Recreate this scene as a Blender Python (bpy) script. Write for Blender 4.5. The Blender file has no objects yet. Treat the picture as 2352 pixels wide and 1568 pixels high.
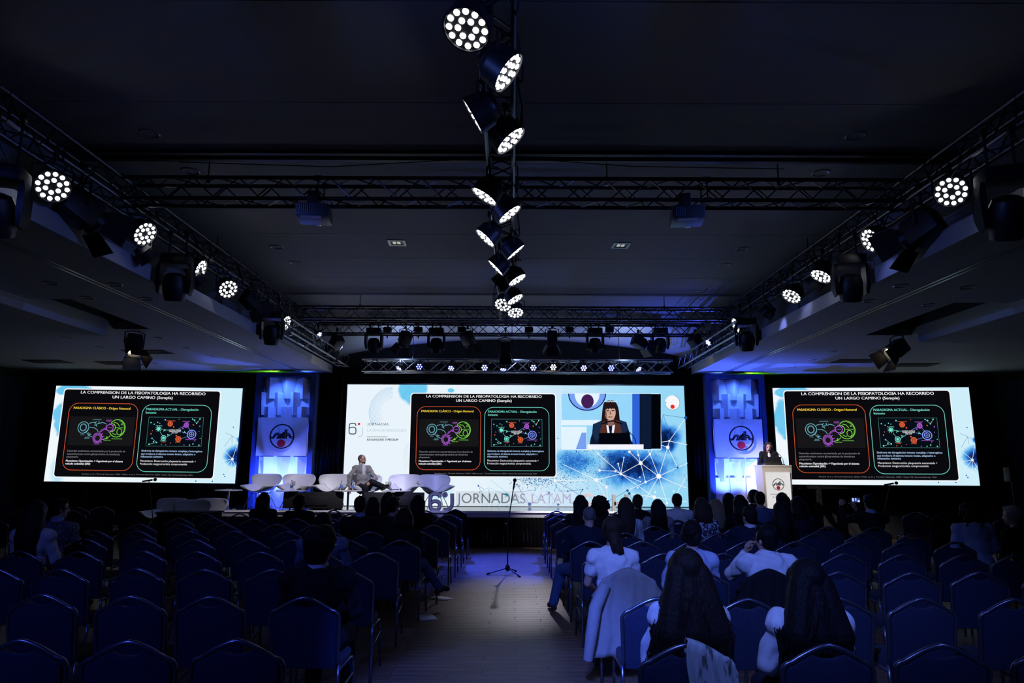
import bpy, bmesh, math, random
from mathutils import Vector, Matrix, Euler

# ------------------------------------------------------------------ camera, world, exposure
SC = bpy.context.scene
COL = SC.collection
PI = math.pi
CAM_H = 1.8; FPX = 1568.0; PITCH = math.radians(10.2); ROLL = math.atan(0.004)
_c, _s = math.cos(ROLL), math.sin(ROLL)
_r0 = Vector((1, 0, 0)); _p0 = Vector((0, -math.sin(PITCH), math.cos(PITCH))); _f0 = Vector((0, math.cos(PITCH), math.sin(PITCH)))
_R = _r0 * _c + _p0 * _s; _U = _p0 * _c - _r0 * _s
CAM = Vector((0, 0, CAM_H))
cam_data = bpy.data.cameras.new('camera'); cam = bpy.data.objects.new('camera', cam_data); COL.objects.link(cam)
cam_data.sensor_fit = 'HORIZONTAL'; cam_data.sensor_width = 36.0; cam_data.lens = 36.0 * FPX / 2352.0
cam_data.clip_start = 0.05; cam_data.clip_end = 200
cam.matrix_world = Matrix(((_R.x, _U.x, -_f0.x, 0), (_R.y, _U.y, -_f0.y, 0), (_R.z, _U.z, -_f0.z, CAM_H), (0, 0, 0, 1)))
SC.camera = cam
world = bpy.data.worlds.new('dark_room'); SC.world = world; world.use_nodes = True
world.node_tree.nodes['Background'].inputs[0].default_value = (0.02, 0.03, 0.07, 1)
world.node_tree.nodes['Background'].inputs[1].default_value = 0.0
SC.cycles.max_bounces = 4; SC.cycles.diffuse_bounces = 2; SC.cycles.glossy_bounces = 2; SC.cycles.transmission_bounces = 4; SC.cycles.transparent_max_bounces = 8
SC.cycles.use_adaptive_sampling = True; SC.cycles.adaptive_threshold = 0.02
SC.cycles.caustics_reflective = False; SC.cycles.caustics_refractive = False
vs = SC.view_settings
vs.view_transform = 'Standard'; vs.look = 'None'; vs.exposure = 0.0; vs.gamma = 1.0; vs.use_curve_mapping = False

# helpers that turn a spot of the photograph into a point of the room
def ray(px, py):
    return _R * ((px - 1176) / FPX) + _U * ((784 - py) / FPX) + _f0
def at_y(px, py, Y):
    r = ray(px, py); return CAM + r * (Y / r.y)
def at_z(px, py, z):
    r = ray(px, py); return CAM + r * ((z - CAM_H) / r.z)

# ------------------------------------------------------------------ lamps of the rig (their fixtures are built further down) and added ceiling spots
def spot(name, loc, target, color, power, angle, blend=0.4, size=0.06):
    d = bpy.data.lights.new(name, 'SPOT'); d.color = color; d.energy = power
    d.spot_size = math.radians(angle); d.spot_blend = blend; d.shadow_soft_size = size
    o = bpy.data.objects.new(name, d); COL.objects.link(o); o.location = loc
    v = Vector(target) - Vector(loc); o.rotation_euler = v.to_track_quat('-Z', 'Y').to_euler()
    return o
BLUE = (0.16, 0.24, 1.0); PALE = (0.42, 0.48, 1.0); LAV = (0.86, 0.82, 1.0); WARM = (1.0, 0.86, 0.66)
# audience wash from the par lights on the trusses above and behind the camera
spot('wash_light', (-0.1, 0.4, 4.7), (1.7, 6.4, 0.9), (0.14, 0.24, 1.0), 1350, 44, 0.9)
spot('wash_light', (4.3, 0.4, 4.7), (2.6, 4.2, 0.8), (0.12, 0.2, 1.0), 300, 60, 0.9)
spot('wash_light', (-4.3, 0.4, 4.7), (-2.4, 5.6, 0.8), (0.08, 0.14, 1.0), 420, 75, 0.9)
spot('wash_light', (-0.3, 1.2, 4.7), (0.0, 5.4, 0.0), (0.06, 0.13, 1.0), 2300, 27, 0.5)
# par lights of each side truss raking across to the opposite lip
for sx in (-1, 1):
    for y in (2.2, 6.4, 10.6): spot('rake_light', (sx * 4.2, y, 4.3), (-sx * 4.65, y + 3.4, 4.05), (0.12, 0.22, 1.0), 260, 36, 0.9)
# stage wash from the fresnels on the downstage trusses
for x, tx, p, c in ((-2.6, -3.4, 500, (0.85, 0.84, 1)), (-0.9, -2.2, 420, (0.36, 0.40, 1)), (1.1, 1.2, 1300, (0.9, 0.86, 1)), (3.0, 6.05, 1400, (1, 0.93, 0.86)), (-4.1, -5.4, 480, (1, 0.96, 1)), (2.3, 2.6, 1200, (1, 0.93, 0.93))):
    spot('stage_light', (x, 13.7, 4.45), (tx, 16.2 if tx < 5 else 16.2, 1.1 if tx < 5 else 1.7), c, p, 40 if tx < 5 else 25, 0.8)
# pars on the back truss shining into the aisle
spot('back_light', (-1.6, 16.1, 4.0), (0.1, 13.2, 0.0), (0.035, 0.07, 1.0), 3000, 36, 0.9)
spot('back_light', (1.8, 16.1, 4.0), (-0.1, 12.9, 0.0), (0.035, 0.07, 1.0), 3000, 36, 0.9)
spot('back_light', (0.5, 16.1, 4.0), (0.0, 10.3, 0.0), (0.9, 0.85, 1.0), 420, 20, 0.9)
# added spots near the back truss that brighten the curved ceiling, without fixtures
for x in (-2.6, 0.1, 2.7): spot('added_ceiling_spot', (x, 16.0, 4.3), (x, 17.2, 4.95), (0.42, 0.56, 1.0), 55, 150, 0.6)
# right-hand pars that hit the lip at close range
for px, py, pw, an in ((1797, 752, 40, 26), (1852, 706, 9, 34), (2038, 636, 8, 36)):
    q = at_y(px, py, 1.0); r_ = ray(px, py); q = CAM + r_ * (4.6 / r_.x); spot('lip_light', (4.1, q.y - 0.35, 4.55), q, (0.25, 0.32, 1.0), pw, an, 0.9, 0.02)

# ------------------------------------------------------------------ materials
MATS = {}
def mat(name, col, rough=0.6, metal=0.0, var=0.12, scale=18.0, bump=0.0, bscale=120.0, emit=None, estr=0.0, spec=0.5, sheen=0.0, stretch=None):
    if name in MATS: return MATS[name]
    m = bpy.data.materials.new(name); m.use_nodes = True
    nt = m.node_tree; N = nt.nodes; L = nt.links
    b = N['Principled BSDF']
    b.inputs['Roughness'].default_value = rough; b.inputs['Metallic'].default_value = metal
    b.inputs['Specular IOR Level'].default_value = spec
    if sheen: b.inputs['Sheen Weight'].default_value = sheen
    tc = N.new('ShaderNodeTexCoord'); src = tc.outputs['Object']
    if stretch:
        mp = N.new('ShaderNodeMapping'); mp.inputs['Scale'].default_value = stretch
        L.new(src, mp.inputs[0]); src = mp.outputs[0]
    no = N.new('ShaderNodeTexNoise'); no.inputs['Scale'].default_value = scale; no.inputs['Detail'].default_value = 4
    L.new(src, no.inputs['Vector'])
    mx = N.new('ShaderNodeMix'); mx.data_type = 'RGBA'
    mx.inputs[6].default_value = (*[c * (1 - var) for c in col], 1); mx.inputs[7].default_value = (*[min(1, c * (1 + var)) for c in col], 1)
    L.new(no.outputs['Fac'], mx.inputs[0]); L.new(mx.outputs[2], b.inputs['Base Color'])
    if bump:
        n2 = N.new('ShaderNodeTexNoise'); n2.inputs['Scale'].default_value = bscale; n2.inputs['Detail'].default_value = 3
        L.new(src, n2.inputs['Vector'])
        bp = N.new('ShaderNodeBump'); bp.inputs['Strength'].default_value = bump; bp.inputs['Distance'].default_value = 0.01
        L.new(n2.outputs['Fac'], bp.inputs['Height']); L.new(bp.outputs[0], b.inputs['Normal'])
    if emit:
        b.inputs['Emission Color'].default_value = (*emit, 1); b.inputs['Emission Strength'].default_value = estr
    MATS[name] = m; return m
def glow(name, col, strength=1.0):
    """light given off by an LED display or lamp, with a faint noise so it is not dead flat"""
    if name in MATS: return MATS[name]
    m = bpy.data.materials.new(name); m.use_nodes = True
    nt = m.node_tree; N = nt.nodes; L = nt.links; N.clear()
    o = N.new('ShaderNodeOutputMaterial'); e = N.new('ShaderNodeEmission'); e.inputs[1].default_value = strength
    tc = N.new('ShaderNodeTexCoord'); no = N.new('ShaderNodeTexNoise'); no.inputs['Scale'].default_value = 3.0
    L.new(tc.outputs['Object'], no.inputs['Vector'])
    mx = N.new('ShaderNodeMix'); mx.data_type = 'RGBA'
    mx.inputs[6].default_value = (*[c * 0.94 for c in col], 1); mx.inputs[7].default_value = (*[c * 1.06 for c in col], 1)
    L.new(no.outputs['Fac'], mx.inputs[0]); L.new(mx.outputs[2], e.inputs[0]); L.new(e.outputs[0], o.inputs[0])
    if name != 'lamp_warm': m.cycles.emission_sampling = 'NONE'      # small lamps and lettering: the displays and the lamps of the rig are sampled directly
    MATS[name] = m; return m
def srgb(r, g, b):
    f = lambda c: (c / 255 / 12.92) if c / 255 <= 0.04045 else ((c / 255 + 0.055) / 1.055) ** 2.4
    return (f(r), f(g), f(b))

# ------------------------------------------------------------------ mesh builder
class MB:
    def __init__(self): self.v = []; self.f = []
    def add(self, vs, fs):
        o = len(self.v); self.v += [tuple(p) for p in vs]; self.f += [tuple(i + o for i in f) for f in fs]; return self
    def box(self, c, s, rot=None):
        c = Vector(c); h = [k / 2 for k in s]; vs = []
        for z in (-1, 1):
            for x, y in ((-1, -1), (1, -1), (1, 1), (-1, 1)):
                p = Vector((x * h[0], y * h[1], z * h[2]))
                if rot is not None: p = rot @ p
                vs.append(c + p)
        return self.add(vs, [(3, 2, 1, 0), (4, 5, 6, 7), (0, 1, 5, 4), (1, 2, 6, 5), (2, 3, 7, 6), (3, 0, 4, 7)])
    def bbox(self, a, b):
        return self.box([(a[i] + b[i]) / 2 for i in range(3)], [abs(b[i] - a[i]) for i in range(3)])
    def rbox(self, c, s, r=0.01, rot=None):
        """box with chamfered edges"""
        bm = bmesh.new(); bmesh.ops.create_cube(bm, size=1)
        for v in bm.verts: v.co = Vector((v.co.x * s[0], v.co.y * s[1], v.co.z * s[2]))
        bmesh.ops.bevel(bm, geom=list(bm.edges), offset=r, segments=2, affect='EDGES', profile=0.6)
        self._bm(bm, c, rot); return self
    def _bm(self, bm, c=(0, 0, 0), rot=None):
        bm.verts.index_update(); c = Vector(c)
        vs = [c + (rot @ v.co if rot is not None else v.co) for v in bm.verts]
        self.add(vs, [[v.index for v in f.verts] for f in bm.faces]); bm.free()
    def rings(self, rings, caps=True, closed=False):
        o = len(self.v); n = len(rings[0]); m = len(rings)
        for r in rings: self.v += [tuple(p) for p in r]
        for i in range(m if closed else m - 1):
            a = o + i * n; b = o + ((i + 1) % m) * n
            for j in range(n):
                k = (j + 1) % n; self.f.append((a + j, a + k, b + k, b + j))
        if caps and not closed:
            self.f.append(tuple(o + j for j in reversed(range(n)))); self.f.append(tuple(o + (m - 1) * n + j for j in range(n)))
        return self
    def tube(self, pts, r, seg=8, closed=False, caps=True):
        pts = [Vector(p) for p in pts]; m = len(pts)
        rs = r if isinstance(r, (list, tuple)) else [r] * m
        rings = []; up = None
        for i in range(m):
            a = pts[i - 1] if (i > 0 or closed) else pts[i]; b = pts[(i + 1) % m] if (i < m - 1 or closed) else pts[i]
            t = (b - a)
            if t.length < 1e-9: t = Vector((0, 0, 1))
            t.normalize()
            if up is None:
                up = Vector((0, 0, 1)) if abs(t.z) < 0.9 else Vector((1, 0, 0))
            x = t.cross(up)
            if x.length < 1e-6: x = t.orthogonal()
            x.normalize(); y = x.cross(t); y.normalize(); up = y
            rings.append([pts[i] + (x * math.cos(2 * PI * k / seg) + y * math.sin(2 * PI * k / seg)) * rs[i] for k in range(seg)])
        return self.rings(rings, caps, closed)
    def cyl(self, a, b, r, r2=None, seg=16): return self.tube([a, b], [r, r if r2 is None else r2], seg)
    def lathe(self, prof, seg=24, c=(0, 0, 0), rot=None, caps=True):
        c = Vector(c); rings = []
        for r, z in prof:
            ring = []
            for k in range(seg):
                p = Vector((r * math.cos(2 * PI * k / seg), r * math.sin(2 * PI * k / seg), z))
                if rot is not None: p = rot @ p
                ring.append(c + p)
            rings.append(ring)
        return self.rings(rings, caps)
    def ball(self, c, r, seg=12, rin=8, rot=None):
        if not isinstance(r, (list, tuple, Vector)): r = (r, r, r)
        prof = [(math.sin(PI * i / rin), -math.cos(PI * i / rin)) for i in range(rin + 1)]
        c = Vector(c); o = len(self.v); vs = []
        for i, (rr, zz) in enumerate(prof):
            if i in (0, rin): vs.append(Vector((0, 0, zz * r[2]))); continue
            for k in range(seg): vs.append(Vector((rr * math.cos(2 * PI * k / seg) * r[0], rr * math.sin(2 * PI * k / seg) * r[1], zz * r[2])))
        if rot is not None: vs = [rot @ p for p in vs]
        fs = []
        for k in range(seg): fs.append((0, 1 + (k + 1) % seg, 1 + k))
        for i in range(rin - 2):
            a = 1 + i * seg
            for k in range(seg): fs.append((a + k, a + (k + 1) % seg, a + seg + (k + 1) % seg, a + seg + k))
        a = 1 + (rin - 2) * seg
        for k in range(seg): fs.append((a + k, a + (k + 1) % seg, len(vs) - 1))
        return self.add([c + p for p in vs], fs)
    def prism(self, poly, z0, z1, plane='xz'):
        """extrude a 2-D outline; plane xz -> thickness along y, xy -> thickness along z"""
        n = len(poly)
        P = (lambda p, d: (p[0], d, p[1])) if plane == 'xz' else (lambda p, d: (p[0], p[1], d))
        vs = [P(p, z0) for p in poly] + [P(p, z1) for p in poly]
        fs = [tuple(range(n)), tuple(reversed(range(n, 2 * n)))] + [(i + n, (i + 1) % n + n, (i + 1) % n, i) for i in range(n)]
        return self.add(vs, fs)
    def strip(self, pts, w, y=0.0):
        """flat ribbon of width w along 2-D points in the xz plane"""
        for a, b in zip(pts[:-1], pts[1:]):
            d = Vector((b[0] - a[0], b[1] - a[1]));
            if d.length < 1e-9: continue
            d.normalize(); n = Vector((-d.y, d.x)) * w / 2; e = d * w * 0.3
            self.add([(a[0] - e.x - n.x, y, a[1] - e.y - n.y), (b[0] + e.x - n.x, y, b[1] + e.y - n.y), (b[0] + e.x + n.x, y, b[1] + e.y + n.y), (a[0] - e.x + n.x, y, a[1] - e.y + n.y)], [(0, 1, 2, 3)])
        return self
    def disc(self, c, r, y=0.0, seg=20, r2=None):
        r2 = r if r2 is None else r2
        return self.add([(c[0] + r * math.cos(2 * PI * k / seg), y, c[1] + r2 * math.sin(2 * PI * k / seg)) for k in range(seg)], [tuple(range(seg))])
    def poly(self, pts, y=0.0): return self.add([(p[0], y, p[1]) for p in pts], [tuple(range(len(pts)))])
    def mesh(self, name, smooth=False):
        me = bpy.data.meshes.new(name); me.from_pydata(self.v, [], self.f); me.update()
        bm = bmesh.new(); bm.from_mesh(me); bmesh.ops.recalc_face_normals(bm, faces=bm.faces); bm.to_mesh(me); bm.free()
        if smooth:
            me.polygons.foreach_set('use_smooth', [True] * len(me.polygons))
            if smooth != 'all':
                try: me.set_sharp_from_angle(angle=math.radians(40))
                except Exception: pass
        return me
    def build(self, name, m, parent=None, smooth=True, loc=None):
        return obj(name, self.mesh(name, smooth), m, parent, loc)
def obj(name, me, m=None, parent=None, loc=None, M=None):
    if m is not None:
        if len(me.materials) == 0: me.materials.append(m)
    o = bpy.data.objects.new(name, me); COL.objects.link(o)
    if parent: o.parent = parent
    if loc is not None: o.location = loc
    if M is not None: o.matrix_local = M
    return o
def tag(o, label, cat, group=None):
    o['label'] = label; o['category'] = cat
    if group: o['group'] = group
    return o
def thing(name, label, cat, loc=(0, 0, 0), rotz=0.0, group=None, scale=1.0):
    o = bpy.data.objects.new(name, None); COL.objects.link(o); o.empty_display_size = 0.1
    o.location = loc; o.rotation_euler = (0, 0, rotz)
    if scale != 1.0: o.scale = (scale,) * 3
    return tag(o, label, cat, group)
def struct(o): o['kind'] = 'structure'; return o
def stuff(o): o['kind'] = 'stuff'; return o
def copy_tree(root, parent=None):
    c = root.copy(); COL.objects.link(c)
    if parent is not None: c.parent = parent
    for ch in root.children: copy_tree(ch, c)
    return c
ORD = ['first', 'second', 'third', 'fourth', 'fifth', 'sixth', 'seventh', 'eighth', 'ninth', 'tenth', 'eleventh', 'twelfth', 'thirteenth', 'fourteenth', 'fifteenth', 'sixteenth']
def arc(cx, cy, r, a0, a1, n=8): return [(cx + r * math.cos(math.radians(a0 + (a1 - a0) * i / n)), cy + r * math.sin(math.radians(a0 + (a1 - a0) * i / n))) for i in range(n + 1)]
def rrect(x0, z0, x1, z1, r, n=6):
    return arc(x1 - r, z1 - r, r, 0, 90, n) + arc(x0 + r, z1 - r, r, 90, 180, n) + arc(x0 + r, z0 + r, r, 180, 270, n) + arc(x1 - r, z0 + r, r, 270, 360, n)
RND = random.Random(7)

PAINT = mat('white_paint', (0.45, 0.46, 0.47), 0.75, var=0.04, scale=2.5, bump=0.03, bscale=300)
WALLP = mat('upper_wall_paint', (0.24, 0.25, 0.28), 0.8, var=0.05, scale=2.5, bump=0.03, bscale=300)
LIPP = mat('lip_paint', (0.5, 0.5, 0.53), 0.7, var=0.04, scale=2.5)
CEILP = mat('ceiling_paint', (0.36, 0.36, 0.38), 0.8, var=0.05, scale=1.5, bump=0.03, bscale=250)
BLACK = mat('black_metal', (0.012, 0.012, 0.014), 0.45, var=0.3, scale=30)
ALU = mat('aluminium', (0.42, 0.43, 0.46), 0.32, 1.0, var=0.15, scale=40)
DARKALU = mat('dark_aluminium', (0.10, 0.10, 0.12), 0.3, 1.0, var=0.2, scale=40)
CLOTH = mat('black_drape_cloth', (0.004, 0.004, 0.005), 0.95, var=0.3, scale=60, bump=0.2, bscale=400, spec=0.1)
CHROME = mat('chrome', (0.6, 0.6, 0.62), 0.15, 1.0, var=0.05)
RUBBER = mat('black_rubber', (0.01, 0.01, 0.01), 0.7, var=0.2)

# ================================================================== THE ROOM
STAGE_Y = 15.58; STAGE_Z = 0.773; BACK_Y = 17.75
SOF_Z = 4.1; LIP_X = 4.65; CEIL_Z = 5.3; UP_X = 5.25; SIDE_X = 12.5; REAR_Y = -4.0

# floor: worn boards laid across the aisle
def floor_mat():
    m = bpy.data.materials.new('worn_wood_floor'); m.use_nodes = True
    nt = m.node_tree; N = nt.nodes; L = nt.links; b = N['Principled BSDF']
    tc = N.new('ShaderNodeTexCoord'); mp = N.new('ShaderNodeMapping'); L.new(tc.outputs['Object'], mp.inputs[0])
    br = N.new('ShaderNodeTexBrick'); br.offset = 0.37; br.inputs['Scale'].default_value = 1.0
    br.inputs['Brick Width'].default_value = 1.3; br.inputs['Row Height'].default_value = 0.115; br.inputs['Mortar Size'].default_value = 0.003; br.inputs['Mortar Smooth'].default_value = 0.2
    br.inputs['Color1'].default_value = (0.115, 0.066, 0.036, 1); br.inputs['Color2'].default_value = (0.19, 0.115, 0.066, 1); br.inputs['Mortar'].default_value = (0.02, 0.012, 0.008, 1)
    L.new(mp.outputs[0], br.inputs[0])
    n1 = N.new('ShaderNodeTexNoise'); m2 = N.new('ShaderNodeMapping'); m2.inputs['Scale'].default_value = (1.2, 26, 1); L.new(tc.outputs['Object'], m2.inputs[0]); L.new(m2.outputs[0], n1.inputs[0])
    n1.inputs['Scale'].default_value = 2.0; n1.inputs['Detail'].default_value = 5
    mx = N.new('ShaderNodeMix'); mx.data_type = 'RGBA'; mx.blend_type = 'OVERLAY'; mx.inputs[0].default_value = 0.55
    L.new(br.outputs[0], mx.inputs[6]); L.new(n1.outputs[0], mx.inputs[7]); L.new(mx.outputs[2], b.inputs['Base Color'])
    n2 = N.new('ShaderNodeTexNoise'); n2.inputs['Scale'].default_value = 1.3; n2.inputs['Detail'].default_value = 6; L.new(tc.outputs['Object'], n2.inputs[0])
    mr = N.new('ShaderNodeMapRange'); mr.inputs[3].default_value = 0.28; mr.inputs[4].default_value = 0.55; L.new(n2.outputs[0], mr.inputs[0]); L.new(mr.outputs[0], b.inputs['Roughness'])
    bp = N.new('ShaderNodeBump'); bp.inputs['Strength'].default_value = 0.25; bp.inputs['Distance'].default_value = 0.004
    L.new(n1.outputs[0], bp.inputs['Height']); L.new(bp.outputs[0], b.inputs['Normal'])
    return m
FLOORM = floor_mat()
floor = struct(MB().bbox((-SIDE_X, REAR_Y, -0.1), (SIDE_X, BACK_Y + 0.4, -0.012)).build('floor', FLOORM))
struct(MB().bbox((-SIDE_X, REAR_Y, -0.012), (-1.05, STAGE_Y + .2, 0)).build('floor', FLOORM))
struct(MB().bbox((1.05, REAR_Y, -0.012), (SIDE_X, STAGE_Y + .2, 0)).build('floor', FLOORM))
# single boards of the aisle, each with its own edges
BW = 0.118
plank_me = {}
def plank(x0, x1, y):
    k = (round(x1 - x0, 3),)
    if k not in plank_me:
        w = x1 - x0; e = 0.0025; b = MB()
        b.rings([[(-w / 2, -BW / 2, -.012), (w / 2, -BW / 2, -.012), (w / 2, BW / 2, -.012), (-w / 2, BW / 2, -.012)],
                 [(-w / 2, -BW / 2, -.002), (w / 2, -BW / 2, -.002), (w / 2, BW / 2, -.002), (-w / 2, BW / 2, -.002)],
                 [(-w / 2 + e, -BW / 2 + e, 0), (w / 2 - e, -BW / 2 + e, 0), (w / 2 - e, BW / 2 - e, 0), (-w / 2 + e, BW / 2 - e, 0)]])
        plank_me[k] = b.mesh('plank', False)
    obj('plank', plank_me[k], FLOORM, floor, ((x0 + x1) / 2, y + BW / 2, 0))
y = 1.6; i = 0
while y < STAGE_Y + .1:
    cuts = [(-1.05, -0.25, 1.05), (-1.05, 0.35, 1.05), (-1.05, 0.05, 1.05), (-1.05, -0.55, 1.05)][i % 4]
    for a, b_ in zip(cuts[:-1], cuts[1:]): plank(a + .001, b_ - .001, y)
    y += BW + 0.0015; i += 1

# main ceiling: separate boards with recessed joints, the last one curving down to the proscenium
seams = [REAR_Y, -1.7, -0.4, 0.87, 2.15, 3.42, 4.7, 6.2, 7.5, 8.8, 10.1, 11.35, 12.6, 13.8]
ceil = struct(MB().bbox((-UP_X - .3, REAR_Y, CEIL_Z + .03), (UP_X + .3, 13.9, CEIL_Z + .2)).build('ceiling', CEILP))
for a, b_ in zip(seams[:-1], seams[1:]):
    MB().bbox((-UP_X, a + .006, CEIL_Z), (UP_X, b_ - .006, CEIL_Z + .028)).build('ceiling_panel', CEILP, ceil, False)
b = MB(); nx, ny = 32, 14; rows = []
for j in range(ny + 1):
    t = j / ny; Y = 13.806 + t * (BACK_Y - 0.25 - 13.806)
    row = []
    for i in range(nx + 1):
        x = -UP_X + 2 * UP_X * i / nx; s = 1 - math.cos(t ** 1.4 * PI / 2)
        row.append((x, Y, CEIL_Z - s * (0.33 + 0.36 * (x / 4.0) ** 2)))
    rows.append(row)
for row in rows: b.v += row
for j in range(ny):
    for i in range(nx): b.f.append((j * (nx + 1) + i, j * (nx + 1) + i + 1, (j + 1) * (nx + 1) + i + 1, (j + 1) * (nx + 1) + i))
o = b.build('ceiling_panel', CEILP, ceil, 'all')
sm = o.modifiers.new('thickness', 'SOLIDIFY'); sm.thickness = 0.03; sm.offset = 1
# side soffits, cove ledges and lips
for sgn, side in ((-1, 'left'), (1, 'right')):
    X = lambda v: sgn * v
    def slab(x0, y0, z0, x1, y1, z1): return MB().bbox((X(x0), y0, z0), (X(x1), y1, z1))
    bx, by = (6.95, 11.45) if sgn < 0 else (7.14, 11.75)                 # dropped bulkhead along the outer side
    hx0, hx1, hy0, hy1 = 6.32, bx, 9.5, by + .25                        # dark open hatch beside it
    s = slab(LIP_X, REAR_Y, SOF_Z, hx0, BACK_Y, SOF_Z + .12)
    s.bbox((X(hx1), REAR_Y, SOF_Z), (X(SIDE_X), BACK_Y, SOF_Z + .12)); s.bbox((X(hx0), REAR_Y, SOF_Z), (X(hx1), hy0, SOF_Z + .12)); s.bbox((X(hx0), hy1, SOF_Z), (X(hx1), BACK_Y, SOF_Z + .12))
    sof = struct(s.build('ceiling', PAINT, None, False))
    slab(LIP_X - .03, REAR_Y, SOF_Z - .01, LIP_X, BACK_Y, SOF_Z + .19).build('lip', LIPP, sof, False)
    slab(bx, REAR_Y, SOF_Z - .17, SIDE_X, by, SOF_Z).build('bulkhead', PAINT, sof, False)
    slab(bx - .02, REAR_Y, SOF_Z - .175, bx, by + .005, SOF_Z).build('bulkhead_face', LIPP, sof, False)
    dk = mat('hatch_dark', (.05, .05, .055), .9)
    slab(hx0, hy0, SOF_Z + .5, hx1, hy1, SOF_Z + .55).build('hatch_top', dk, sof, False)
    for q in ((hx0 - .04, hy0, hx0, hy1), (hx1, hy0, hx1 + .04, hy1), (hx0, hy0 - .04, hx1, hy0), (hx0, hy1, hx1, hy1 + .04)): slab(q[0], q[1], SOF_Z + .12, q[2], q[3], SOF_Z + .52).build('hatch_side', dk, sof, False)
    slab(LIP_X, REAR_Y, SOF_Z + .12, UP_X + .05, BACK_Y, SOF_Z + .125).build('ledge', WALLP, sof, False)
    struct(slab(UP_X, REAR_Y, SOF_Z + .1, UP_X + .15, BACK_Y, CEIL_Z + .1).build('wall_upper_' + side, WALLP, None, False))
    struct(slab(SIDE_X, REAR_Y, 0, SIDE_X + .2, BACK_Y + .4, SOF_Z + .1).build('wall_' + side, mat('dark_wall_paint', (.025, .025, .03), .85)))
    # partition rail let into the soffit
    tr = struct(MB().bbox((X(5.33), REAR_Y, SOF_Z - .012), (X(5.36), BACK_Y - .1, SOF_Z + .01)).build('trim_1' if sgn < 0 else 'trim_2', ALU, None, False))
    MB().bbox((X(5.41), REAR_Y, SOF_Z - .012), (X(5.44), BACK_Y - .1, SOF_Z + .01)).build('rail_flange', ALU, tr, False)
struct(MB().bbox((-SIDE_X, BACK_Y, 0), (SIDE_X, BACK_Y + .2, CEIL_Z + .2)).build('wall_back', mat('dark_wall_paint', (.02, .02, .02), .85)))
struct(MB().bbox((-SIDE_X, REAR_Y - .2, 0), (SIDE_X, REAR_Y, CEIL_Z + .2)).build('wall_rear', mat('dark_wall_paint', (.02, .02, .02), .85)))

# arched black valance over the stage
pts = [(-5.2, 3.6)] + [(-5.2, 4.1), (-4.5, 4.42)] + [(x, 4.98 - .36 * (x / 4.0) ** 2) for x in [-4 + .5 * k for k in range(17)]] + [(4.5, 4.42), (5.2, 4.1), (5.2, 3.6)]
tag(MB().prism(pts, 17.42, 17.48).build('stage_valance', CLOTH, None, False), 'black arched valance above the central screen', 'valance')
# pleated black drapes hung along the back wall, one per bay
def drape(x0, x1, z0, z1, y, label, pitch=0.16, amp=0.04):
    n = max(8, int((x1 - x0) / pitch * 6)); top = []; bot = []
    for i in range(n + 1):
        x = x0 + (x1 - x0) * i / n; ph = x / pitch * 2 * PI
        top.append((x, y + amp * .6 * math.sin(ph), z1)); bot.append((x + .012 * math.sin(ph * .37), y + amp * math.sin(ph + .3 * math.sin(x)), z0))
    b = MB(); b.v = top + bot; b.f = [(i, i + 1, n + 2 + i, n + 1 + i) for i in range(n)]
    o = b.build('black_drape', CLOTH, None, 'all'); md = o.modifiers.new('t', 'SOLIDIFY'); md.thickness = .006
    return tag(o, label, 'drape', 'black drapes on the back wall')
drape(-12.4, -6.05, STAGE_Z + .004, 4.08, 17.55, 'wide black pleated drape behind the left slide screen')
drape(6.05, 12.4, STAGE_Z + .004, 4.08, 17.55, 'wide black pleated drape behind the right slide screen')
drape(-6.05, -4.3, STAGE_Z + .004, 4.08, 17.6, 'narrow black drape behind the left decorative panel')
drape(4.3, 6.05, STAGE_Z + .004, 4.08, 17.6, 'narrow black drape behind the right decorative panel')
drape(-4.85, -4.28, STAGE_Z + .004, 4.06, 17.25, 'black drape strip between left panel and central screen', .11, .05)
drape(4.5, 4.95, STAGE_Z + .004, 4.06, 17.25, 'black drape strip between central screen and right panel', .11, .05)

# stage
STX0, STX1 = -6.9, 6.55
stage = thing('stage_platform', 'long black stage with pale lit front edge and pleated skirt', 'stage', (0, 0, 0))
GLOSS = mat('black_gloss_floor', (.012, .012, .015), .12, var=.2, scale=6)
MB().bbox((STX0, STAGE_Y + .02, 0.1), (STX1, BACK_Y - .05, STAGE_Z)).build('deck', GLOSS, stage, False)
MB().bbox((STX0, STAGE_Y - .01, STAGE_Z - .13), (STX1, STAGE_Y + .02, STAGE_Z - .002)).build('fascia', mat('stage_fascia_white', (.66, .63, .62), .55, var=.06), stage, False)
MB().rings([[(x, STAGE_Y - .03, STAGE_Z - .03), (x, STAGE_Y - .03, STAGE_Z - .026), (x, STAGE_Y + .03, STAGE_Z + .006), (x, STAGE_Y + .03, STAGE_Z - .03)] for x in (STX0, STX1)]).build('edge_trim', mat('edge_trim_white', (.9, .88, .87), .3, var=.02), stage, False)
n = 900; b = MB()
top = [(STX0 + (STX1 - STX0) * i / n, STAGE_Y + .012 * math.sin(i * 1.05), STAGE_Z - .13) for i in range(n + 1)]
bot = [(STX0 + (STX1 - STX0) * i / n, STAGE_Y + .03 * math.sin(i * 1.05) + .01 * math.sin(i * .21), 0.0) for i in range(n + 1)]
b.v = top + bot; b.f = [(i, i + 1, n + 2 + i, n + 1 + i) for i in range(n)]
b.build('skirt', CLOTH, stage, 'all')

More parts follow.
